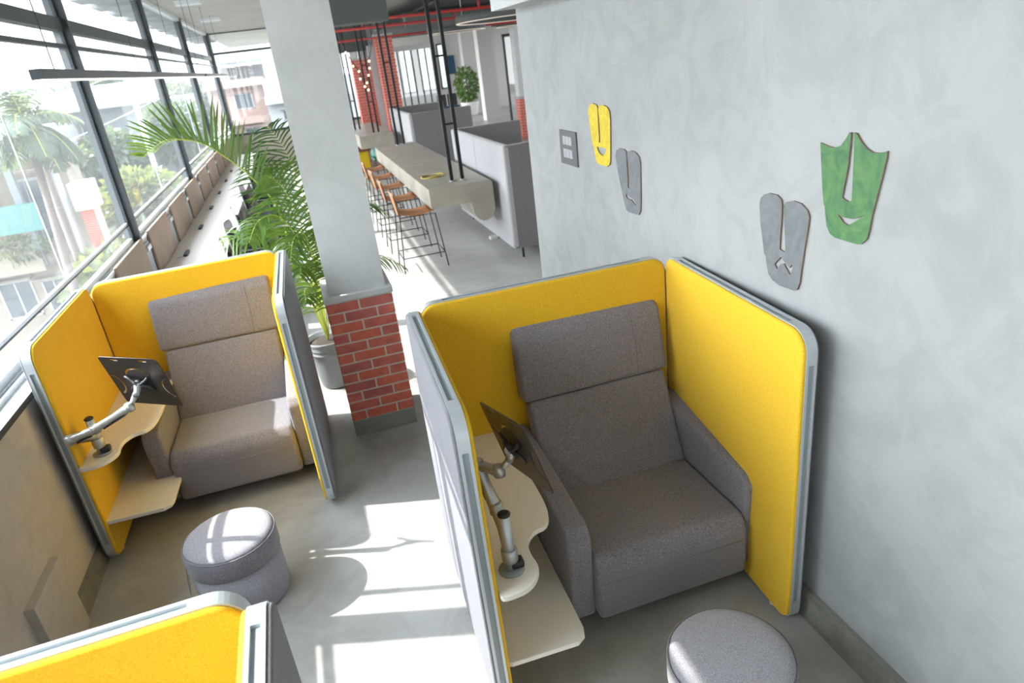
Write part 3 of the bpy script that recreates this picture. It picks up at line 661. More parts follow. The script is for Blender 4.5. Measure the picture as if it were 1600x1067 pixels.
# ================================================================= PALM IN POT
def frond(parent, rach, n, llen, droop, side_dir, m='leaf', wid=0.011, base_t=0.25, both=True, upness=0.0, seed=1, rm=0.005):
    rr = random.Random(seed); P = [Vector(p) for p in rach]
    def at(u):
        s = u*(len(P)-1); i = min(int(s), len(P)-2); f = s-i
        p0, p1, p2, p3 = P[max(i-1, 0)], P[i], P[i+1], P[min(i+2, len(P)-1)]
        return 0.5*((2*p1)+(-p0+p2)*f+(2*p0-5*p1+4*p2-p3)*f*f+(-p0+3*p1-3*p2+p3)*f**3)
    bm = NB(); tube(bm, [at(k/24) for k in range(25)], [rm*(1-0.75*k/24) for k in range(25)], 6, mi=1)
    sd = Vector(side_dir).normalized()
    for k in range(n):
        u = base_t + (1-base_t)*(k+0.5)/n; p = at(u); t = (at(min(u+0.02, 1))-at(u-0.02)).normalized()
        s = (sd - t*sd.dot(t)).normalized(); nn = t.cross(s)
        Ln = llen*(math.sin(PI*(0.18+0.80*(u-base_t)/(1-base_t)))**0.7)*rr.uniform(0.88, 1.1)
        for sg in ((1, -1) if both else (1,)):
            d = (s*sg*0.85 + t*0.55 + nn*upness + Vector((rr.uniform(-.12, .12), rr.uniform(-.12, .12), rr.uniform(-.1, .1)))).normalized()
            pts = []; q = p.copy(); v = d.copy(); seg = 5
            for j in range(seg+1):
                pts.append(q.copy()); q = q + v*Ln/seg; v = (v + Vector((0, 0, -droop))/seg).normalized()
            pv = None
            for j in range(seg+1):
                dd = (pts[min(j+1, seg)]-pts[max(j-1, 0)]).normalized(); wv = dd.cross(nn if abs(dd.dot(nn)) < 0.95 else s)
                wv = (wv+nn*0.2*sg); wv.normalize(); w = wid*(0.55+0.9*math.sin(PI*min(1, 0.15+j/seg*0.85)))*(1.0 if j < seg else 0.1)
                a, b = bm.verts.new(pts[j]-wv*w/2), bm.verts.new(pts[j]+wv*w/2)
                if pv: f = bm.faces.new((pv[0], pv[1], b, a)); f.smooth = True
                pv = (a, b)
    return part('frond', bm, [M[m], M['stem']], parent)
PC = (-0.135, 5.80)
palm = thing('potted_palm', 'tall areca palm in a grey pot behind the brick column', 'potted plant', (PC[0], PC[1], 0), group='potted plants')
bm = NB(); prof = [(0.125, 0.0), (0.14, 0.02), (0.155, 0.12), (0.168, 0.25), (0.172, 0.33), (0.180, 0.335), (0.181, 0.345), (0.174, 0.35), (0.178, 0.375), (0.185, 0.38), (0.178, 0.387), (0.192, 0.43), (0.200, 0.455), (0.185, 0.455), (0.17, 0.41)]
lathe(bm, prof, 40, (PC[0], PC[1], 0)); part('pot', bm, M['pot'], palm)
bm = NB(); lathe(bm, [(0.172, 0.415), (0.10, 0.428), (0.01, 0.425)], 24, (PC[0], PC[1], 0)); part('soil', bm, M['soil'], palm)
base = Vector((PC[0], PC[1], 0.42))
# big arching frond over the desks, leaflets standing up along it
frond(palm, [base, (-0.24, 5.80, 1.1), (-0.28, 5.8, 1.62), (-0.40, 5.78, 1.88), (-0.565, 5.75, 2.09), (-0.71, 5.72, 2.215), (-0.92, 5.70, 2.265), (-1.10, 5.68, 2.17)], 44, 0.38, 0.35, (0.25, -0.25, 1.0), wid=0.012, base_t=0.36, both=False, seed=4, rm=0.007)
frond(palm, [base, (-0.24, 5.80, 1.1), (-0.28, 5.8, 1.62), (-0.40, 5.78, 1.88), (-0.565, 5.75, 2.09), (-0.71, 5.72, 2.215), (-0.90, 5.70, 2.255), (-1.02, 5.68, 2.19)], 30, 0.26, 0.5, (-0.5, 0.6, 0.55), wid=0.010, base_t=0.40, both=False, seed=5, rm=0.006)
FR_ = [
 ([base, (-0.10, 5.95, 1.1), (-0.06, 6.1, 1.6), (-0.12, 6.25, 2.0), (-0.22, 6.35, 2.22)], 30, 0.42, 0.9, (1, 0.2, 0), 'leafdk'),
 ([base, (-0.20, 5.75, 1.0), (-0.30, 5.65, 1.35), (-0.46, 5.55, 1.50), (-0.70, 5.45, 1.50), (-0.88, 5.40, 1.38)], 30, 0.30, 0.8, (0, 1, 0.3), 'leaf'),
 ([base, (-0.14, 5.72, 1.0), (-0.18, 5.60, 1.40), (-0.28, 5.50, 1.62), (-0.42, 5.42, 1.62), (-0.52, 5.38, 1.48)], 28, 0.34, 1.2, (1, 0, 0.1), 'leaf'),
 ([base, (-0.12, 5.75, 0.9), (-0.10, 5.62, 1.25), (-0.12, 5.5, 1.45), (-0.20, 5.38, 1.45), (-0.26, 5.3, 1.30)], 26, 0.32, 1.3, (1, 0, 0), 'leaf'),
 ([base, (-0.15, 5.72, 0.8), (-0.17, 5.60, 1.1), (-0.19, 5.48, 1.22), (-0.22, 5.40, 1.15)], 22, 0.30, 1.6, (1, 0, 0), 'leaf'),
 ([base, (-0.18, 5.74, 0.7), (-0.20, 5.66, 0.92), (-0.22, 5.56, 0.98), (-0.23, 5.49, 0.90)], 18, 0.26, 1.5, (1, 0, 0), 'leaf'),
 ([base, (-0.10, 5.85, 0.9), (-0.05, 5.95, 1.3), (0.06, 6.05, 1.55), (0.22, 6.10, 1.60), (0.42, 6.05, 1.50)], 26, 0.34, 1.0, (0, 1, 0.2), 'leafdk'),
 ([base, (-0.05, 5.82, 0.75), (0.10, 5.86, 0.98), (0.30, 5.86, 1.08), (0.50, 5.84, 1.04), (0.66, 5.82, 0.92)], 24, 0.26, 0.9, (0, 1, 0.1), 'leaf'),
 ([base, (-0.05, 5.90, 1.0), (0.08, 6.0, 1.35), (0.25, 6.1, 1.50), (0.48, 6.15, 1.48), (0.62, 6.15, 1.35)], 24, 0.28, 0.9, (0, 1, 0.1), 'leafdk'),
 ([base, (-0.16, 5.9, 1.0), (-0.20, 6.05, 1.5), (-0.30, 6.2, 1.85), (-0.40, 6.3, 1.98)], 28, 0.40, 0.9, (1, 0.3, 0), 'leafdk'),
 ([base, (-0.16, 5.76, 0.72), (-0.13, 5.66, 1.05), (-0.09, 5.55, 1.2), (-0.03, 5.46, 1.2)], 20, 0.26, 1.4, (1, 0.2, 0), 'leaf'),
 ([base, (-0.13, 5.80, 1.0), (-0.14, 5.75, 1.5), (-0.20, 5.70, 1.8), (-0.30, 5.62, 1.92)], 28, 0.36, 1.0, (1, 0.2, 0.1), 'leaf'),
]
for k, (r_, n_, l_, d_, s_, m_) in enumerate(FR_): frond(palm, r_, n_, l_, d_, s_, m_, wid=0.010, seed=20+k)

# ================================================================= WORK BENCH BY THE WINDOWS
bm = NB(); rbox(bm, -1.795, -1.12, 5.55, 20.5, 0.722, 0.75, 0.003, 1)
wb = thing('workbench', 'long pale oak workbench running along the window wall', 'desk', (-1.45, 13.0, 0))
part('worktop', bm, M['desk'], wb)
for y in (5.8, 9.2, 12.6, 16.0, 19.8):
    for x in (-1.70, -1.18):
        bm = NB(); box(bm, x-0.025, x+0.025, y-0.025, y+0.025, 0, 0.722); part('leg', bm, M['railwhite'], wb)
NTH = ['nearest', 'second', 'third', 'fourth', 'fifth', 'sixth', 'seventh', 'eighth', 'ninth', 'tenth']
ys = [6.53+1.6*k for k in range(-1, 9)]
for i, y in enumerate(ys):
    t = single('desk_screen', (lambda b: (rbox(b, -1.792, -1.762, max(y, 5.56)+0.02, y+1.25, 0.752, 1.225, 0.008, 2), b)[1])(NB()), M['deskpanel'],
               NTH[i]+' brown desk screen from the camera, at the window side of the workbench', 'desk screen', 'brown desk screens along the workbench', base=(-1.777, y+0.66, 0.752))
    bm = NB(); box(bm, -1.795, -1.780, y+1.31, y+1.54, 0.752, 1.14)
    p = single('cable_post', bm, M['aludk'], NTH[i]+' grey metal post from the camera, between two brown desk screens', 'cable post', 'grey posts between the desk screens', base=(-1.775, y+1.44, 0.752))
    bm = NB(); rbox(bm, -1.782, -1.755, y+1.33, y+1.52, 1.06, 1.11, 0.004); q = part('bracket', bm, M['railwhite'], None); q.parent = p; q.location = (1.775, -(y+1.44), -0.752)
    ds = thing('desk_socket', NTH[i]+' grey flip-up power socket from the camera, set in the workbench top', 'socket', (-1.66, y+0.75, 0.75), 0, 'flip-up sockets along the workbench')
    bm = NB(); rbox(bm, -1.69, -1.60, y+0.62, y+0.88, 0.749, 0.756, 0.003); part('plate', bm, M['railwhite'], ds)
    bm = NB(); box(bm, -1.61, -1.57, y+0.62, y+0.88, 0.750, 0.775); part('flap', bm, M['black'], ds)

def office_chair(label, loc, rz):
    t = thing('office_chair', label, 'chair', loc, rz, 'grey-shell office chairs at the workbench')
    # faces +y local
    bm = NB(); rbox(bm, -0.23, 0.23, -0.22, 0.24, 0.43, 0.50, 0.03, 3); part('seat', bm, M['mesh'], t, world=False)
    b = NB(); secs = []
    for z, w, yy in ((0.52, 0.17, -0.20), (0.62, 0.22, -0.235), (0.80, 0.235, -0.25), (0.95, 0.22, -0.27), (1.02, 0.19, -0.285)):
        secs.append([Vector((w*a, yy-0.03*(1-a*a)+o, z)) for a, o in ((-1, 0), (-.8, 0), (-.4, 0), (0, 0), (.4, 0), (.8, 0), (1, 0), (1, -0.02), (.8, -0.02), (.4, -.02), (0, -.02), (-.4, -.02), (-.8, -.02), (-1, -.02))])
    loft(b, secs, smooth=True); part('backrest', b, M['shell'], t, world=False)
    b = NB(); rbox(b, -0.14, 0.14, -0.262, -0.222, 0.60, 0.90, 0.015, 2); part('back_pad', b, M['mesh'], t, world=False)
    b = NB(); lathe(b, [(0.028, 0.10), (0.028, 0.43)], 12); part('gas_lift', b, M['black'], t, world=False)
    for k in range(5):
        a = 2*PI*k/5; b = NB(); tube(b, [(0, 0, 0.11), (0.28*math.cos(a), 0.28*math.sin(a), 0.07)], [0.025, 0.015], 6)
        lg = part('leg', b, M['black'], t, world=False)
        b = NB(); tube(b, [(0.28*math.cos(a)-0.02, 0.28*math.sin(a), 0.028), (0.28*math.cos(a)+0.02, 0.28*math.sin(a), 0.028)], 0.028, 10); part('castor', b, M['black'], lg, world=False)
    for s in (-1, 1):
        b = NB(); tube(b, [(0.24*s, -0.05, 0.46), (0.29*s, -0.05, 0.50), (0.29*s, -0.05, 0.66)], 0.014, 6); rbox(b, 0.29*s-0.035, 0.29*s+0.035, -0.14, 0.12, 0.66, 0.69, 0.01); part('armrest', b, M['black'], t, world=False)
    return t
oc = office_chair('grey-shell office chair at the workbench, nearest, behind the palm', (-0.77, 8.05, 0), -PI/2+0.12)
for k, (y, dz) in enumerate(((9.05, -0.1), (10.1, 0.15), (12.2, -0.1), (14.4, 0.0))):
    dup(oc, (-0.79, y, 0), -PI/2+dz, ['grey-shell office chair at the workbench, second from the camera', 'grey-shell office chair at the workbench, third from the camera', 'grey-shell office chair at the workbench, fourth from the camera', 'grey-shell office chair at the workbench, farthest'][k])

# ================================================================= LINEAR PENDANTS BY THE WINDOW
def linear(label, x, y0, y1, z, w=0.055, h=0.058):
    t = thing('linear_pendant_light', label, 'pendant light', (x, (y0+y1)/2, z), 0, 'slim linear pendants by the windows')
    bm = NB(); box(bm, x-w/2, x+w/2, y0, y1, z+0.008, z+h); part('housing', bm, M['dkmetal'], t)
    bm = NB(); box(bm, x-w/2+0.002, x+w/2-0.002, y0+0.004, y1-0.004, z, z+0.008); part('diffuser', bm, M['lightwarm'], t)
    n = max(2, int((y1-y0)/2.2)+1)
    for k in range(n):
        y = y0+0.35+(y1-y0-0.7)*k/(n-1)
        bm = NB(); tube(bm, [(x, y, z+h), (x, y, ZC)], 0.003, 5); part('suspension_wire', bm, M['blackmetal'], t)
linear('slim dark linear pendant hanging nearest, across the windows', -1.20, 4.29, 12.4, 2.715)
linear('shorter linear pendant continuing behind the long one', -1.20, 12.75, 17.3, 2.715)
for kb, y in enumerate((11.2, 13.6, 17.5)):
    bm = NB(); box(bm, -1.45, -1.05, y, y+0.28, ZC-0.07, ZC); single('ceiling_box', bm, M['railwhite'], ['nearest', 'middle', 'farthest'][kb]+' small light grey box mounted on the ceiling by the windows', 'ceiling box', 'boxes on the ceiling by the windows', base=(-1.25, y+0.14, ZC-0.07))

# ================================================================= HIGH TABLES WITH RACK POLES
def ladder(parent_xy, y, x, z0, label, gap=0.13, rr=0.027, dirx=1, zt=ZC):
    t = thing('rack_pole', label, 'rack pole', (x, y, z0), 0, 'black ladder poles between tables and ceiling')
    for s in (0, 1):
        bm = NB(); xx = x+s*gap; box(bm, xx-rr*0.8, xx+rr*0.8, y-rr*0.8-s*0.0, y+rr*0.8, z0, zt); u = part('upright', bm, M['blackmetal'], t)
        bm = NB(); lathe(bm, [(rr*1.5, 0), (rr*1.5, 0.012)], 12, (xx, y, z0)); part('foot_plate', bm, M['alu'], u)
    z = z0+0.73
    while z < zt-0.1:
        bm = NB(); box(bm, x, x+gap, y-0.012, y+0.012, z-0.012, z+0.012); part('rung', bm, M['blackmetal'], t); z += 0.82
    return t
def high_table(label, x0, x1, y0, y1, th=0.25, z=1.05, legs=True):
    t = thing('high_table', label, 'table', ((x0+x1)/2, (y0+y1)/2, 0), 0, 'long beige communal high tables')
    # section in (x,z): deep slab with a round downturn along the right edge
    sec = [(x0, z-th), (x0, z), (x1-0.03, z), (x1, z-0.03), (x1, z-th-0.05)]
    c = (x1-0.15, z-th-0.10)
    for k in range(0, 13):
        a = -PI*k/12; sec.append((c[0]+0.15*math.cos(a), c[1]+0.17*math.sin(a)))
    sec += [(x1-0.31, z-th-0.02), (x1-0.34, z-th)]
    bm = NB(); loft(bm, [[Vector((a, y, b)) for a, b in sec] for y in (y0, y1)]); part('slab_top', bm, M['tabletop'], t)
    if legs:
        for y in (y1-0.6,):
            bm = NB(); box(bm, x1-0.42, x1-0.34, y, y+0.5, 0, z-th); part('support', bm, M['tabletop'], t)
    return t
high_table('nearest beige high table with a round downturned edge, stools along its left', 1.44, 2.29, 8.70, 14.45)
high_table('farther beige high table in front of the brick piers', 1.40, 2.22, 17.2, 21.0, th=0.30)
ladder(None, 9.05, 1.83, 1.05, 'black ladder pole on the near end of the nearest high table', gap=0.145)
ladder(None, 14.2, 1.88, 1.05, 'black ladder pole on the far end of the nearest high table', gap=0.13)
ladder(None, 17.6, 1.80, 1.05, 'black ladder pole on the near end of the farther table', gap=0.12)
ladder(None, 19.2, 1.50, 1.05, 'leftmost black ladder pole over the farther table', gap=0.12)
bm = NB(); tube(bm, [(1.69+0.16*math.cos(a), 9.68+0.14*math.sin(a), 1.058+0.008*math.sin(3*a)) for a in [2*PI*k/24 for k in range(25)]], 0.012, 6)
single('cable_coil', bm, mat('yellow_cord', (0.45, 0.34, 0.05), 0.5), 'small yellowish coil lying on the nearest high table', 'cord', base=(1.69, 9.68, 1.05))

# bar stools
def bar_stool(label, loc, rz):
    # faces +x, seat at the +x side towards table, low back on -x
    t = thing('bar_stool', label, 'bar stool', loc, rz, 'tan bar stools on black wire frames')
    w, d, h = 0.46, 0.48, 0.74
    bm = NB(); secs = []
    for u in range(9):
        a = u/8; x = -0.20+0.42*a; z = h+0.02-0.03*math.sin(PI*a)
        secs.append([Vector((x, yy, z+0.02*abs(yy/0.21)**2+o)) for yy, o in ((-0.21, 0), (-0.1, 0), (0, 0), (0.1, 0), (0.21, 0), (0.21, -0.014), (0.1, -0.014), (0, -0.014), (-0.1, -0.014), (-0.21, -0.014))])
    loft(bm, secs, smooth=True); part('seat', bm, M['tan'], t, world=False)
    bm = NB(); secs = []
    for u in range(7):
        a = u/6; x = -0.215-0.05*a; z = h+0.02+0.30*a
        secs.append([Vector((x-0.02*(1-(yy/0.22)**2)+o, yy, z)) for yy, o in ((-0.215, 0), (-0.1, 0), (0, 0), (0.1, 0), (0.215, 0), (0.215, -0.012), (0.1, -0.012), (0, -0.012), (-0.1, -0.012), (-0.215, -0.012))])
    loft(bm, secs, smooth=True); part('backrest', bm, M['tan'], t, world=False)
    r = 0.0075
    for sy_ in (-1, 1):
        bm = NB(); tube(bm, [(-0.30, 0.245*sy_, 0), (-0.235, 0.225*sy_, h), (-0.275, 0.225*sy_, h+0.30)], r, 6); part('leg', bm, M['blackmetal'], t, world=False)
        bm = NB(); tube(bm, [(0.30, 0.245*sy_, 0), (0.23, 0.225*sy_, h-0.01), (-0.235, 0.225*sy_, h)], r, 6); part('leg', bm, M['blackmetal'], t, world=False)
    for p, q in (((-0.285, -0.24, 0.2), (-0.285, 0.24, 0.2)), ((0.285, -0.24, 0.2), (0.285, 0.24, 0.2)), ((-0.285, -0.24, 0.2), (0.285, -0.24, 0.2)), ((-0.285, 0.24, 0.2), (0.285, 0.24, 0.2))):
        bm = NB(); tube(bm, [p, q], r, 6); part('stretcher', bm, M['blackmetal'], t, world=False)
    return t
bs = bar_stool('nearest tan bar stool at the high table, its legs fully in view', (1.26, 9.0, 0), 0)
for k, y in enumerate((10.15, 11.3, 12.45, 13.6)):
    dup(bs, (1.25, y, 0), 0.03*(k % 2), ['second tan bar stool from the camera at the high table', 'third tan bar stool from the camera at the high table', 'fourth tan bar stool from the camera at the high table', 'farthest tan bar stool at the high table'][k])

# seating pods
def pod(label, x0, x1, y0, y1, z0, z1):
    t = thing('sofa_pod', label, 'sofa', ((x0+x1)/2, (y0+y1)/2, 0), 0, 'high-backed grey sofa pods')
    th = 0.10
    bm = NB(); rbox(bm, x0, x0+th, y0, y1, z0, z1, 0.035, 4); a = part('back_panel', bm, M['sofalit'], t)  # lit side painted paler than the end panels in shade
    bm = NB(); box(bm, x0-0.002, x0+0.002, (y0+y1)/2-0.004, (y0+y1)/2+0.004, z0+0.03, z1-0.03); part('seam', bm, M['seam'], a)
    bm = NB(); rbox(bm, x0+0.034, x1, y0+0.002, y0+th, z0, z1-0.004, 0.006, 2); part('end_panel', bm, M['sofagrey'], t)
    bm = NB(); rbox(bm, x0+0.034, x1, y1-th, y1-0.002, z0, z1-0.004, 0.006, 2); part('end_panel', bm, M['sofagrey'], t)
    for ya, yb in ((y0+th, y0+th+0.65), (y1-th-0.65, y1-th)):
        bm = NB(); rbox(bm, x0+th, x1, ya, yb, z0+0.02, 0.45, 0.03, 3); part('seat', bm, M['sofagrey'], t)
    for x in (x0+0.16, x1-0.16):
        for y in (y0+0.12, (y0+y1)/2, y1-0.12):
            bm = NB(); tube(bm, [(x, y, 0), (x, y, z0+0.01)], 0.016, 8); part('leg', bm, M['blackmetal'], t)
pod('nearer grey sofa pod beside the end of the plaster wall', 2.38, 3.55, 8.35, 11.3, 0.16, 1.49)
pod('farther grey sofa pod in front of the glass partition', 2.45, 3.9, 15.9, 19.0, 0.16, 1.49)
bm = NB(); rbox(bm, 2.40, 2.52, 9.62, 9.72, 0, 0.05, 0.01); ad = thing('power_adapter', 'small white power adapter on the floor under the nearer sofa pod', 'adapter', (2.46, 9.67, 0)); part('case', bm, M['potwhite'], ad)
bm = NB(); rbox(bm, 2.52, 2.60, 9.64, 9.72, 0, 0.05, 0.01); part('plug', bm, M['navy'], ad)

# yellow box bench with brown top and green chair behind it
t = thing('bench', 'yellow box bench with a dark brown top beyond the stools', 'bench', (1.2, 19.8, 0))
bm = NB(); rbox(bm, 0.55, 1.75, 19.5, 20.1, 0.0, 0.46, 0.02); part('box', bm, M['yelpaint'], t)
bm = NB(); rbox(bm, 0.45, 1.98, 19.4, 20.2, 0.46, 0.60, 0.01); part('top', bm, M['brownwood'], t)
t = thing('lounge_chair', 'green lounge chair behind the brown-topped bench', 'chair', (2.0, 18.2, 0))
b = NB(); secs = []
for u in range(7):
    a = u/6; z = 0.38+0.32*a; w = 0.30*math.cos(a*0.9)
    secs.append([Vector((2.0+w*c, 18.45+0.1*a-0.15*(1-c*c)+o, z)) for c, o in ((-1, 0), (-.5, 0), (0, 0), (.5, 0), (1, 0), (1, .03), (.5, .03), (0, .03), (-.5, .03), (-1, .03))])
loft(b, secs, smooth=True); part('backrest', b, M['teal'], t)
b = NB(); rbox(b, 1.72, 2.28, 17.95, 18.45, 0.34, 0.40, 0.03); part('seat', b, M['teal'], t)
for x, y in ((1.76, 18.0), (2.24, 18.0), (1.76, 18.4), (2.24, 18.4)):
    b = NB(); tube(b, [(x, y, 0), (x, y, 0.35)], 0.014, 6); part('leg', b, M['blackmetal'], t)

# ================================================================= HALL BEYOND
bm = NB(); box(bm, 0.75, 1.50, 10.0, 10.6, 3.12, ZC); struct('trim_5', bm, M['soffit'])
bm = NB(); box(bm, 3.1, 13.8, 13.0, 33.5, 3.55, 3.6); struct('trim_6', bm, M['ceilblack'])
bm = NB(); box(bm, -0.1, 2.6, 22.3, 22.9, 3.0, ZC); struct('trim_7', bm, M['soffit'])
bm = NB(); box(bm, 3.0, 14.0, 33.5, 33.7, 0, 3.6); struct('wall_far', bm, M['hallwall'])
bm = NB(); box(bm, 13.8, 14.0, 5.5, 33.6, 0, 0.4); box(bm, 13.8, 14.0, 5.5, 33.6, 3.4, ZC); struct('wall_side', bm, M['hallwall'])
bm = NB(); box(bm, 2.05, 5.4, 5.3, 5.5, 0, ZC); struct('wall_return', bm, M['hallwall'])
bm = NB(); box(bm, 5.2, 5.4, -9.2, 5.4, 0, ZC); struct('wall_store', bm, M['hallwall'])
bm = NB(); box(bm, 2.35, 3.0, 23.6, 23.8, 0, ZC); box(bm, 2.35, 2.5, 23.0, 23.8, 0, ZC); struct('wall_pier', bm, M['hallwall'])
# red sprinkler pipes
t = thing('sprinkler_pipe', 'upper red sprinkler pipe crossing under the dark ceiling', 'pipe', (2.5, 12.0, 3.22), 0, 'red sprinkler pipes')
bm = NB(); tube(bm, [(0.6, 12.0, 3.245), (9, 12.0, 3.25)], 0.022, 10); part('main_run', bm, M['red'], t)
for x in (1.65, 3.3, 5.0):
    bm = NB(); tube(bm, [(x, 12.0, 3.25), (x, 12.0, 3.36)], 0.018, 8); part('sprinkler_head', bm, M['red'], t)
t = thing('sprinkler_pipe', 'lower red sprinkler pipe crossing behind the upper one', 'pipe', (2.5, 15.0, 3.22), 0, 'red sprinkler pipes')
bm = NB(); tube(bm, [(0.9, 15.0, 3.27), (10, 15.0, 3.27)], 0.025, 10); part('main_run', bm, M['red'], t)
for x in (1.7, 3.6):
    bm = NB(); tube(bm, [(x, 15.0, 3.27), (x, 15.0, 3.40)], 0.02, 8); part('sprinkler_head', bm, M['red'], t)
t = thing('sprinkler_pipe', 'thin far red pipe below the other two at the back of the hall', 'pipe', (3, 19.0, 3.2), 0, 'red sprinkler pipes')
bm = NB(); tube(bm, [(1.2, 19.0, 3.20), (11, 19.0, 3.20)], 0.025, 8); part('main_run', bm, M['red'], t)
# duct under the black ceiling
bm = NB(); tube(bm, [(2.8, 16.5, 3.40), (12, 16.5, 3.40)], 0.15, 16); single('air_duct', bm, M['soffit'], 'round dark air duct under the black ceiling', 'duct', base=(7, 16.5, 3.25))
# ring pendants
def ring(label, c, r, r2=0.05, h=0.13):
    t = thing('ring_pendant_light', label, 'pendant light', c, 0, 'dark ring pendants in the hall')
    b = NB(); n = 48
    secs = [[Vector((c[0]+rr*math.cos(2*PI*k/n), c[1]+rr*math.sin(2*PI*k/n), c[2]+z)) for rr, z in ((r-r2, 0.012), (r, 0.012), (r, h), (r-r2, h))] for k in range(n)]
    R_ = [[b.verts.new(p) for p in s] for s in secs]
    for k in range(n):
        for j in range(4): f = b.faces.new((R_[k][j], R_[(k+1) % n][j], R_[(k+1) % n][(j+1) % 4], R_[k][(j+1) % 4])); f.smooth = True
    part('hoop', b, M['soffit'], t)
    b = NB(); R_ = [[b.verts.new((c[0]+rr*math.cos(2*PI*k/n), c[1]+rr*math.sin(2*PI*k/n), c[2]+z)) for rr, z in ((r-r2+0.004, 0), (r-0.004, 0), (r-0.004, 0.012), (r-r2+0.004, 0.012))] for k in range(n)]
    for k in range(n):
        for j in range(4): b.faces.new((R_[k][j], R_[(k+1) % n][j], R_[(k+1) % n][(j+1) % 4], R_[k][(j+1) % 4]))
    part('diffuser', b, M['ringlight'], t)
    for k in range(3):
        a = 2*PI*k/3+0.4; b = NB(); tube(b, [(c[0]+(r-r2/2)*math.cos(a), c[1]+(r-r2/2)*math.sin(a), c[2]+h), (c[0]+(r-r2/2)*math.cos(a), c[1]+(r-r2/2)*math.sin(a), 3.55)], 0.004, 4); part('suspension_wire', b, M['railwhite'], t)
ring('nearest large dark ring pendant above the sofa pods', (4.55, 13.2, 3.08), 1.35)
ring('farther dark ring pendant at the back of the hall', (4.4, 18.4, 3.10), 0.75)
ring('rightmost dark ring pendant at the back of the hall', (6.8, 20.5, 3.14), 0.7)
# brick piers
def brickpier(label, x0, x1, y0, y1, z0, z1, cap=True, group='red brick piers in the hall'):
    t = thing('brick_pier', label, 'pier', ((x0+x1)/2, (y0+y1)/2, z0), 0, group)
    b = NB(); box(b, x0+0.01, x1-0.01, y0+0.01, y1, z0, z1); part('mortar_core', b, M['mortar'], t)
    b = NB(); z = z0+0.005; k = 0
    while z < z1-0.05:
        u = x0-(0.12 if k % 2 else 0)
        while u < x1-0.02:
            a, c = max(u, x0), min(u+0.225, x1)
            if c-a > 0.03: box(b, a, c, y0-0.004, y0+0.02, z, min(z+0.072, z1))
            u += 0.236
        box(b, x0-0.004, x0+0.02, y0, y1, z, z+0.072); z += 0.084; k += 1
    part('bricks', b, M['brick'], t)
    if cap: b = NB(); box(b, x0-0.03, x1+0.03, y0-0.03, y1+0.03, z1, z1+0.06); part('cap', b, M['hallwall'], t)
brickpier('wide red brick pier behind the farther high table', 2.70, 3.18, 21.3, 21.8, 0, 3.30)
brickpier('red brick pier left of the wide one, behind the ladder poles', 1.98, 2.50, 21.9, 22.3, 0, 2.75)
brickpier('low red brick pier at the foot of the glass door wall', 6.52, 6.86, 20.4, 20.8, 0, 1.15)
bm = NB(); box(bm, 6.55, 6.85, 20.45, 20.8, 1.21, 3.55); single('plaster_column', bm, M['colplaster'], 'pale plaster column above the low brick pier', 'column', base=(6.7, 20.6, 1.21))
bm = NB(); box(bm, 2.50, 2.70, 21.9, 22.1, 0, 3.1); struct('trim_8', bm, M['b_white'])
bm = NB(); box(bm, 7.40, 8.03, 27.7, 28.2, 0, 3.55); struct('trim_9', bm, M['hallwall'])
bm = NB(); box(bm, 7.75, 8.3, 31.8, 32.3, 0, 3.55); struct('trim_10', bm, M['hallwall'])
# glass partition with vertical mullions
bm = NB(); box(bm, 3.25, 4.62, 22.9, 23.0, 2.86, 3.0); box(bm, 3.25, 4.62, 22.9, 22.98, 0.0, 0.08)
w3 = struct('window_3', bm, M['blind'])
for k in range(6):
    x = 3.5+k*0.22
    b = NB(); box(b, x-0.02, x+0.02, 22.9, 22.96, 0.08, 2.86); part('mullion', b, M['blackmetal'], w3)
b = NB(); box(b, 3.27, 4.6, 22.92, 22.93, 0.08, 2.86); part('pane', b, M['glassin'], w3)
# windows in the far wall, daylight painted as a glow on their panes
for k, (a, c) in enumerate(((5.15, 5.75), (6.0, 6.7), (6.95, 7.35))):
    b = NB()
    for q in ((a, a+0.06), (c-0.06, c)): box(b, q[0], q[1], 33.44, 33.5, 1.15, 3.1)
    box(b, a, c, 33.44, 33.5, 1.15, 1.22); box(b, a, c, 33.44, 33.5, 3.04, 3.1)
    w = struct('window_%d' % (4+k), b, M['dkmetal'])
    b = NB(); box(b, a+0.05, c-0.05, 33.46, 33.48, 1.2, 3.05); part('pane', b, mat('daylight_glow_pane_%d' % k, (0.7, 0.8, 0.75), 0.4, emit=((0.72, 0.95, 0.88), 1.0)), w)
# glazed doors right
b = NB(); y = 25.4
for x in (7.75, 8.75, 9.05): box(b, x-0.04, x+0.04, y, y+0.06, 0, 3.0)
box(b, 7.7, 9.1, y, y+0.06, 2.95, 3.05)
d1 = struct('door_1', b, M['blackmetal'])
b = NB(); box(b, 7.79, 8.71, y+0.02, y+0.03, 0.02, 2.95); part('pane', b, M['glassin'], d1)
b = NB(); tube(b, [(8.62, y-0.03, 0.9), (8.62, y-0.03, 1.5)], 0.015, 8); part('handle', b, M['alu'], d1)
b = NB(); box(b, 8.0, 9.0, 25.1, 25.35, 2.98, 3.35); single('air_conditioner', b, M['blind'], 'long white split air conditioner above the glass door', 'air conditioner', base=(8.5, 25.2, 2.98))
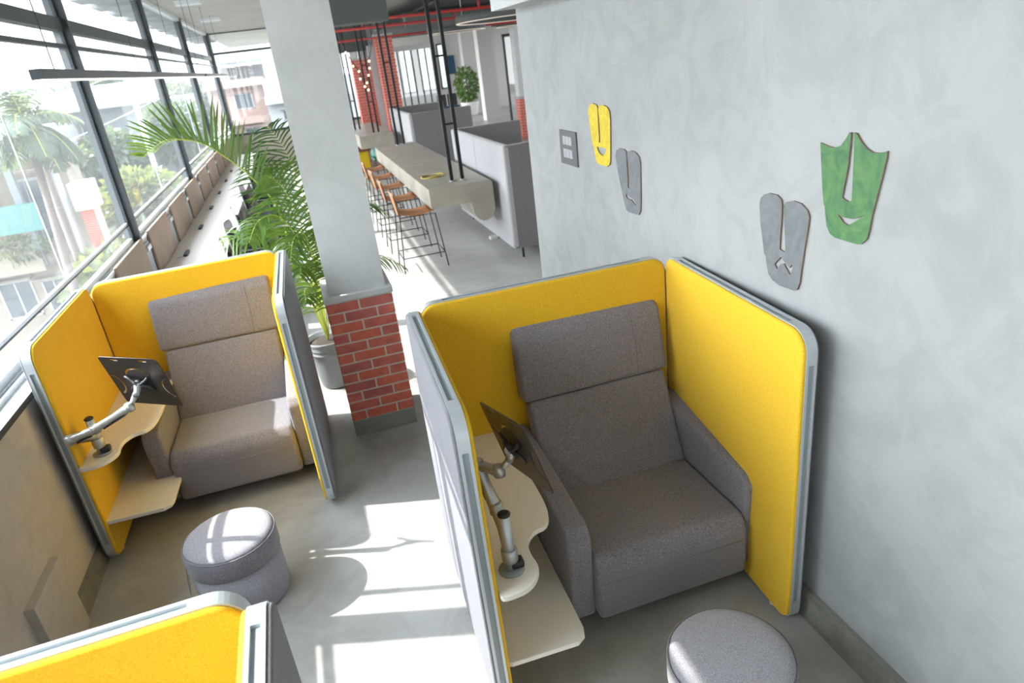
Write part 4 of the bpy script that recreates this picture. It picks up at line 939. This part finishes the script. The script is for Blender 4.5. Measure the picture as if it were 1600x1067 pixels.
# plant in white pot
def bush(parent, c, rx, ry, rz, n, m, lw=0.05, ll=0.16, seed=1, nm='foliage', kind=None):
    rr = random.Random(seed); b = NB()
    for k in range(n):
        d = Vector((rr.gauss(0, 1), rr.gauss(0, 1), rr.gauss(0, 1))).normalized()*rr.uniform(0.35, 1)**0.6
        p = Vector((c[0]+d.x*rx, c[1]+d.y*ry, c[2]+d.z*rz))
        dr = (d + Vector((rr.uniform(-.6, .6), rr.uniform(-.6, .6), rr.uniform(-.8, .4)))).normalized(); s = dr.cross(Vector((rr.uniform(-1, 1), rr.uniform(-1, 1), rr.uniform(-1, 1)))).normalized()*lw*rr.uniform(.6, 1.2)
        L = ll*rr.uniform(.6, 1.3); q = p+dr*L*0.5+Vector((0, 0, -0.05*L))
        v = [b.verts.new(x) for x in (p, q-s, p+dr*L+Vector((0, 0, -0.2*L)), q+s)]; b.faces.new(v)
    return part(nm, b, m, parent)
t = thing('potted_plant', 'bushy green plant in a white pot at the far end of the hall', 'potted plant', (7.55, 30.8, 0), group='potted plants')
b = NB(); lathe(b, [(0.26, 0), (0.30, 0.1), (0.40, 0.55), (0.42, 0.6), (0.37, 0.6), (0.36, 0.52)], 28, (7.55, 30.8, 0)); part('pot', b, M['potwhite'], t)
b = NB(); tube(b, [(7.55, 30.8, 0.5), (7.5, 30.8, 1.6)], 0.03, 6); part('stem', b, M['bark'], t)
bush(t, (7.50, 30.8, 1.30), 0.46, 0.46, 0.72, 900, M['leaf'], 0.035, 0.2, 5)
# dark seating by the far wall
for k, x in enumerate((6.55, 7.05)):
    t = thing('visitor_chair', ['left dark visitor chair by the far wall', 'right dark visitor chair by the far wall'][k], 'chair', (x, 31.8, 0), 0, 'dark visitor chairs by the far wall')
    b = NB(); rbox(b, x-0.22, x+0.22, 31.6, 32.05, 0.40, 0.48, 0.02); part('seat', b, M['navy'], t)
    b = NB(); rbox(b, x-0.22, x+0.22, 32.03, 32.08, 0.48, 0.98, 0.02); part('backrest', b, M['mesh'], t)
    for dx in (-0.2, 0.2):
        for yy in (31.63, 32.03): b = NB(); tube(b, [(x+dx, yy, 0), (x+dx, yy, 0.41)], 0.014, 5); part('leg', b, M['blackmetal'], t)
b = NB(); rbox(b, 7.38, 7.72, 33.40, 33.49, 1.75, 2.55, 0.02); single('wall_hanging', b, M['navy'], 'dark teal panel hanging on the far wall behind the bushy plant', 'wall panel', base=(7.55, 33.49, 2.15))
# festoon of bulbs
t = thing('festoon_light', 'garland of warm bulbs hanging in a V behind the ladder poles', 'string lights', (1.72, 17.0, ZC))
G = [(1.33, 17.0, ZC), (1.37, 17.0, 3.21), (1.50, 17.0, 2.80), (1.66, 17.0, 2.50), (1.76, 17.0, 2.08), (1.86, 17.0, 2.45), (1.98, 17.0, 2.80), (2.08, 17.0, 3.1), (2.14, 17.0, ZC)]
b = NB(); tube(b, G, 0.012, 6); part('cord', b, M['black'], t)
rg = random.Random(9)
for k in range(11):
    u = 1.6+k*0.42; i = int(u); f = u-i
    if i >= 7: break
    p = Vector(G[i]).lerp(Vector(G[i+1]), f)+Vector((rg.uniform(-.03, .03), -0.03, -0.06))
    b = NB(); bmesh.ops.create_icosphere(b, subdivisions=1, radius=0.026, matrix=Matrix.Translation(p)); part('bulb', b, M['bulb'], t)

# ================================================================= OUTSIDE
bm = NB(); box(bm, -120, 60, -20, 200, -10.2, -10.0); struct('ground', bm, M['b_ground'])
def building(label, x0, x1, y0, y1, z1, m, wins, group='houses across the street', roof=None, z0=-10, ledges=(), doors=()):
    t = thing('building', label, 'building', ((x0+x1)/2, y0, z0), 0, group)
    b = NB(); box(b, x0, x1, y0, y1, z0, z1); part('wall', b, m, t)
    for (a, c, d, e) in wins:
        b = NB(); f = 0.07
        box(b, a, c, y0-0.05, y0+0.02, d, d+f); box(b, a, c, y0-0.05, y0+0.02, e-f, e); box(b, a, a+f, y0-0.05, y0+0.02, d, e); box(b, c-f, c, y0-0.05, y0+0.02, d, e)
        box(b, (a+c)/2-0.03, (a+c)/2+0.03, y0-0.04, y0+0.02, d, e)
        w = part('window', b, M['b_white'], t)
        b = NB(); box(b, a+f, c-f, y0-0.015, y0+0.02, d+f, e-f); part('pane', b, M['b_glass'], w)
        b = NB(); box(b, a-0.15, c+0.15, y0-0.45, y0, e+0.05, e+0.13); part('sunshade', b, m, w)
    for (a, c, d, dep, rail) in ledges:
        b = NB(); box(b, a, c, y0-dep, y0, d, d+0.15)
        if rail: box(b, a, c, y0-dep, y0-dep+0.12, d+0.15, d+rail)
        part('balcony', b, m, t)
    if roof:
        a, c, ya, yb, za, zb, rm = roof
        b = NB(); v = [b.verts.new(p) for p in ((a, ya, za), (c, ya, za), (c, yb, zb), (a, yb, zb), (a, ya, za+0.12), (c, ya, za+0.12), (c, yb, zb+0.12), (a, yb, zb+0.12))]
        for q in ((0, 1, 2, 3), (4, 7, 6, 5), (0, 4, 5, 1), (3, 2, 6, 7), (0, 3, 7, 4), (1, 5, 6, 2)): b.faces.new([v[i] for i in q])
        part('roof', b, rm, t)
    return t
hb = building('beige house with a planted balcony low behind the left windows', -18, -8.9, 30, 33, -3.05, M['b_beige'],
         [(-12.3, -11.1, -5.0, -3.5), (-10.8, -9.95, -5.0, -3.65), (-13.9, -12.8, -5.0, -3.5)], ledges=[(-18, -10.0, -3.05, 1.3, 0.75)])
b = NB(); box(b, -18, -8.9, 31.2, 33, -3.05, 0.95); part('upper_wall', b, M['b_beige'], hb)
b = NB(); box(b, -18.2, -8.7, 28.7, 33.2, 0.95, 1.15); part('roof_slab', b, M['b_grey'], hb)
for x in (-13.4, -10.05):
    b = NB(); box(b, x-0.12, x+0.12, 28.8, 29.04, -2.9, 0.95); part('post', b, M['b_grey'], hb)
for (a, c, d, e) in ((-12.8, -11.6, -1.6, 0.1), (-11.0, -9.9, -2.4, 0.1)):
    b = NB(); box(b, a, c, 31.1, 31.22, d, e); w_ = part('window', b, M['b_white'], hb)
    b = NB(); box(b, a+0.1, (a+c)/2-0.04, 31.06, 31.12, d+0.1, e-0.1); box(b, (a+c)/2+0.04, c-0.1, 31.06, 31.12, d+0.1, e-0.1); part('pane', b, M['b_glass'], w_)
b = NB(); box(b, -12.9, -9.5, 28.62, 28.68, -1.55, -0.55); part('shade_cloth', b, M['b_teal'], hb)
b = NB(); tube(b, [(-8.9+0.0, 29.8, -10), (-8.9, 29.8, 0.9)], 0.12, 8); part('downpipe', b, M['b_white'], hb)
bush(hb, (-10.9, 28.9, -2.1), 1.3, 0.4, 0.45, 500, M['treeleaf2'], 0.06, 0.3, 11, 'balcony_plants')
bp_ = brickpier('exposed brick wall end outside below the middle mullion', -8.30, -7.85, 29.0, 30.0, -9.9, -1.15, cap=False, group=None)
b = NB(); box(b, -8.42, -7.72, 28.9, 30.1, -1.15, -0.15); single('white_parapet', b, M['b_white'], 'bright white parapet on top of the exposed brick wall outside', 'parapet', base=(-8.1, 29.5, -1.15))
building('white and grey house with a pale sheet roof behind the second window', -16.5, -6.6, 50, 60, 2.1, M['b_grey'],
         [(-12.6, -11.5, 0.1, 1.3), (-11.2, -10.2, -1.8, 0.2), (-9.7, -8.8, -0.9, 0.6), (-15.2, -13.9, -0.1, 1.2)], ledges=[(-13.5, -7.5, -2.2, 1.0, 0.9)], roof=(-16.8, -7.8, 49.0, 56, 2.0, 3.3, M['b_tin']))
building('white block behind the coconut palm', -17, -12.6, 44, 49, 1.55, M['b_white'], [(-14.0, -13.0, -0.6, 0.8), (-16, -15, -0.6, 0.8)], ledges=[(-17, -12.6, -1.2, 1.0, 0.8)])
building('distant flat-roofed grey block on the skyline', -17.0, -12.4, 72, 80, 3.9, M['b_grey'], [(-16, -15, 2.6, 3.5), (-14.5, -13.5, 2.6, 3.5)], roof=(-17.3, -12.1, 71.6, 80, 3.9, 3.9, M['b_grey']))
building('distant pale block right of the skyline palm', -11.0, -7.5, 75, 84, 2.6, M['b_white'], [(-10.5, -9.5, 0.8, 1.9), (-9.0, -8.0, 0.8, 1.9)])
building('pink house with a grey roof structure beyond the end window', -5.4, -1.5, 55, 65, 2.55, M['b_pink'], [(-3.7, -2.45, 0.7, 1.75), (-3.5, -2.4, -1.4, -0.6)], ledges=[(-5.4, -1.4, 2.2, 1.1, 0.5), (-4.6, -2.0, -0.3, 0.7, 0.5)])
building('grey rooftop tower on the pink house', -4.4, -1.4, 58, 63, 3.95, M['b_grey'], [(-4.1, -3.2, 2.9, 3.6)], roof=(-4.6, -0.4, 56.5, 63, 3.55, 3.8, M['b_tin']), z0=2.55)
building('tall white sunlit house right beyond the end window', -1.42, 5.0, 50, 60, 2.2, M['b_white'], [(-0.6, 0.1, -0.2, 0.5), (0.9, 1.8, -0.2, 0.8)], ledges=[(-1.5, 4, 0.95, 0.8, 0.5)])
b = NB(); box(b, -4.9, 2.0, 30, 36, -10, -1.6); single('low_rooftop', b, M['b_white'], 'bright flat white rooftop just below the far windows', 'rooftop', base=(-2.5, 33, -10))
# trees and palms
def tree(label, c, r, n, m, lw=0.16, ll=0.55, seed=1, trunk=True, g='trees between the houses'):
    t = thing('tree', label, 'tree', (c[0], c[1], -10), 0, g)
    rr = random.Random(seed)
    b = NB(); tube(b, [(c[0], c[1], -10), (c[0]+0.1, c[1], c[2]-r*0.3), (c[0]-0.1, c[1], c[2]+r*0.2)], [0.25, 0.16, 0.06], 7)
    for k in range(5):
        a = rr.uniform(0, 6.28); tube(b, [(c[0], c[1], c[2]-r*0.6), (c[0]+r*0.6*math.cos(a), c[1]+r*0.6*math.sin(a), c[2]+r*rr.uniform(-.2, .5))], [0.09, 0.03], 5)
    part('trunk', b, M['bark'], t)
    bush(t, c, r, r, r*0.85, n, m, lw, ll, seed, 'crown')
    return t
tree('dense green tree below the second window', (-7.2, 34.5, -2.2), 1.9, 2600, M['treeleaf2'], seed=31)
tree('yellow-green tree low beyond the handrail of the second window', (-7.4, 27.5, -3.9), 1.7, 2000, M['treeleaf2'], seed=32)
tree('dark green tree beside the white and grey house', (-10.4, 46.0, -0.6), 1.6, 1600, M['treeleaf'], seed=33)
tree('green tree behind the third window', (-6.9, 47.0, 0.2), 1.9, 2200, M['treeleaf'], seed=34)
tree('tall thin tree behind the fourth window', (-8.2, 64.5, 1.0), 2.6, 2200, M['treeleaf'], seed=35)
tree('small tree in front of the pink house', (-4.6, 45.0, -1.9), 1.3, 1200, M['treeleaf2'], seed=36)
tree('small bush-like tree in front of the tall white house', (-0.4, 44.0, -1.4), 0.9, 900, M['treeleaf'], seed=37)
tree('green tree behind the balcony of the beige house', (-12.6, 40.0, -0.5), 1.7, 1800, M['treeleaf'], seed=38)
tree('green tree between the palm and the white block', (-10.9, 39.0, -0.6), 1.3, 1300, M['treeleaf'], seed=39)
tree('distant tree on the skyline right of the coconut palm', (-14.2, 68.0, 3.2), 1.3, 900, M['treeleaf'], seed=40)
def coconut(label, base, top, n, Lf, seed):
    t = thing('coconut_palm', label, 'palm tree', (base[0], base[1], base[2]), 0, 'coconut palms outside')
    b = NB(); tube(b, [base, Vector(base).lerp(Vector(top), 0.5)+Vector((0.15, 0, 0)), top], [0.2, 0.15, 0.11], 8); part('trunk', b, M['bark'], t)
    rr = random.Random(seed)
    for k in range(n):
        a = 2*PI*k/n+rr.uniform(-.15, .15); e = rr.choice((1.1, 0.55, 0.1, -0.3))+rr.uniform(-.1, .1)
        d = Vector((math.cos(a)*math.cos(e), math.sin(a)*math.cos(e), math.sin(e))); P = []; p = Vector(top); v = d.copy()
        for j in range(7): P.append(p.copy()); p = p+v*Lf/6; v = (v+Vector((0, 0, -0.30))).normalized()
        s = d.cross(Vector((0, 0, 1))); s = s if s.length > 0.1 else Vector((1, 0, 0))
        frond(t, P, 30, 0.75, 1.3, s, 'cocoleaf', wid=0.04, base_t=0.12, seed=seed+k, rm=0.03)
coconut('large coconut palm beyond the leftmost window', (-9.3, 26.0, -10), (-8.05, 26.0, 2.15), 24, 2.0, 3)
coconut('smaller coconut palm far behind the second window', (-10.6, 66.0, -10), (-10.6, 66.0, 3.0), 12, 2.0, 8)
for k, (x, y, z1) in enumerate(((-8.75, 28.2, 0.9), (-7.75, 42.0, 4.2))):
    b = NB(); tube(b, [(x, y, -10), (x+0.05, y, z1)], 0.13, 8); t = thing('utility_pole', ['dark utility pole in front of the beige house', 'white lamp pole beyond the second window'][k], 'pole', (x, y, -10)); part('post', b, M['bark'] if k == 0 else M['b_white'], t)
    b = NB(); box(b, x-0.9, x+0.9, y-0.05, y+0.05, z1-0.4, z1-0.3)
    part('crossarm', b, M['bark'] if k == 0 else M['b_white'], t)
for k, (p, q) in enumerate((((-22, 31, 0.2), (-7.0, 42, 4.0)), ((-20, 30.5, -1.0), (-6, 45, 2.5)))):
    b = NB(); tube(b, [Vector(p).lerp(Vector(q), j/10)+Vector((0, 0, -0.5*math.sin(PI*j/10))) for j in range(11)], 0.02, 4)
    single('overhead_cable', b, M['railwhite'], ['upper overhead cable crossing the leftmost window', 'lower overhead cable in front of the beige house'][k], 'cable')
#END#
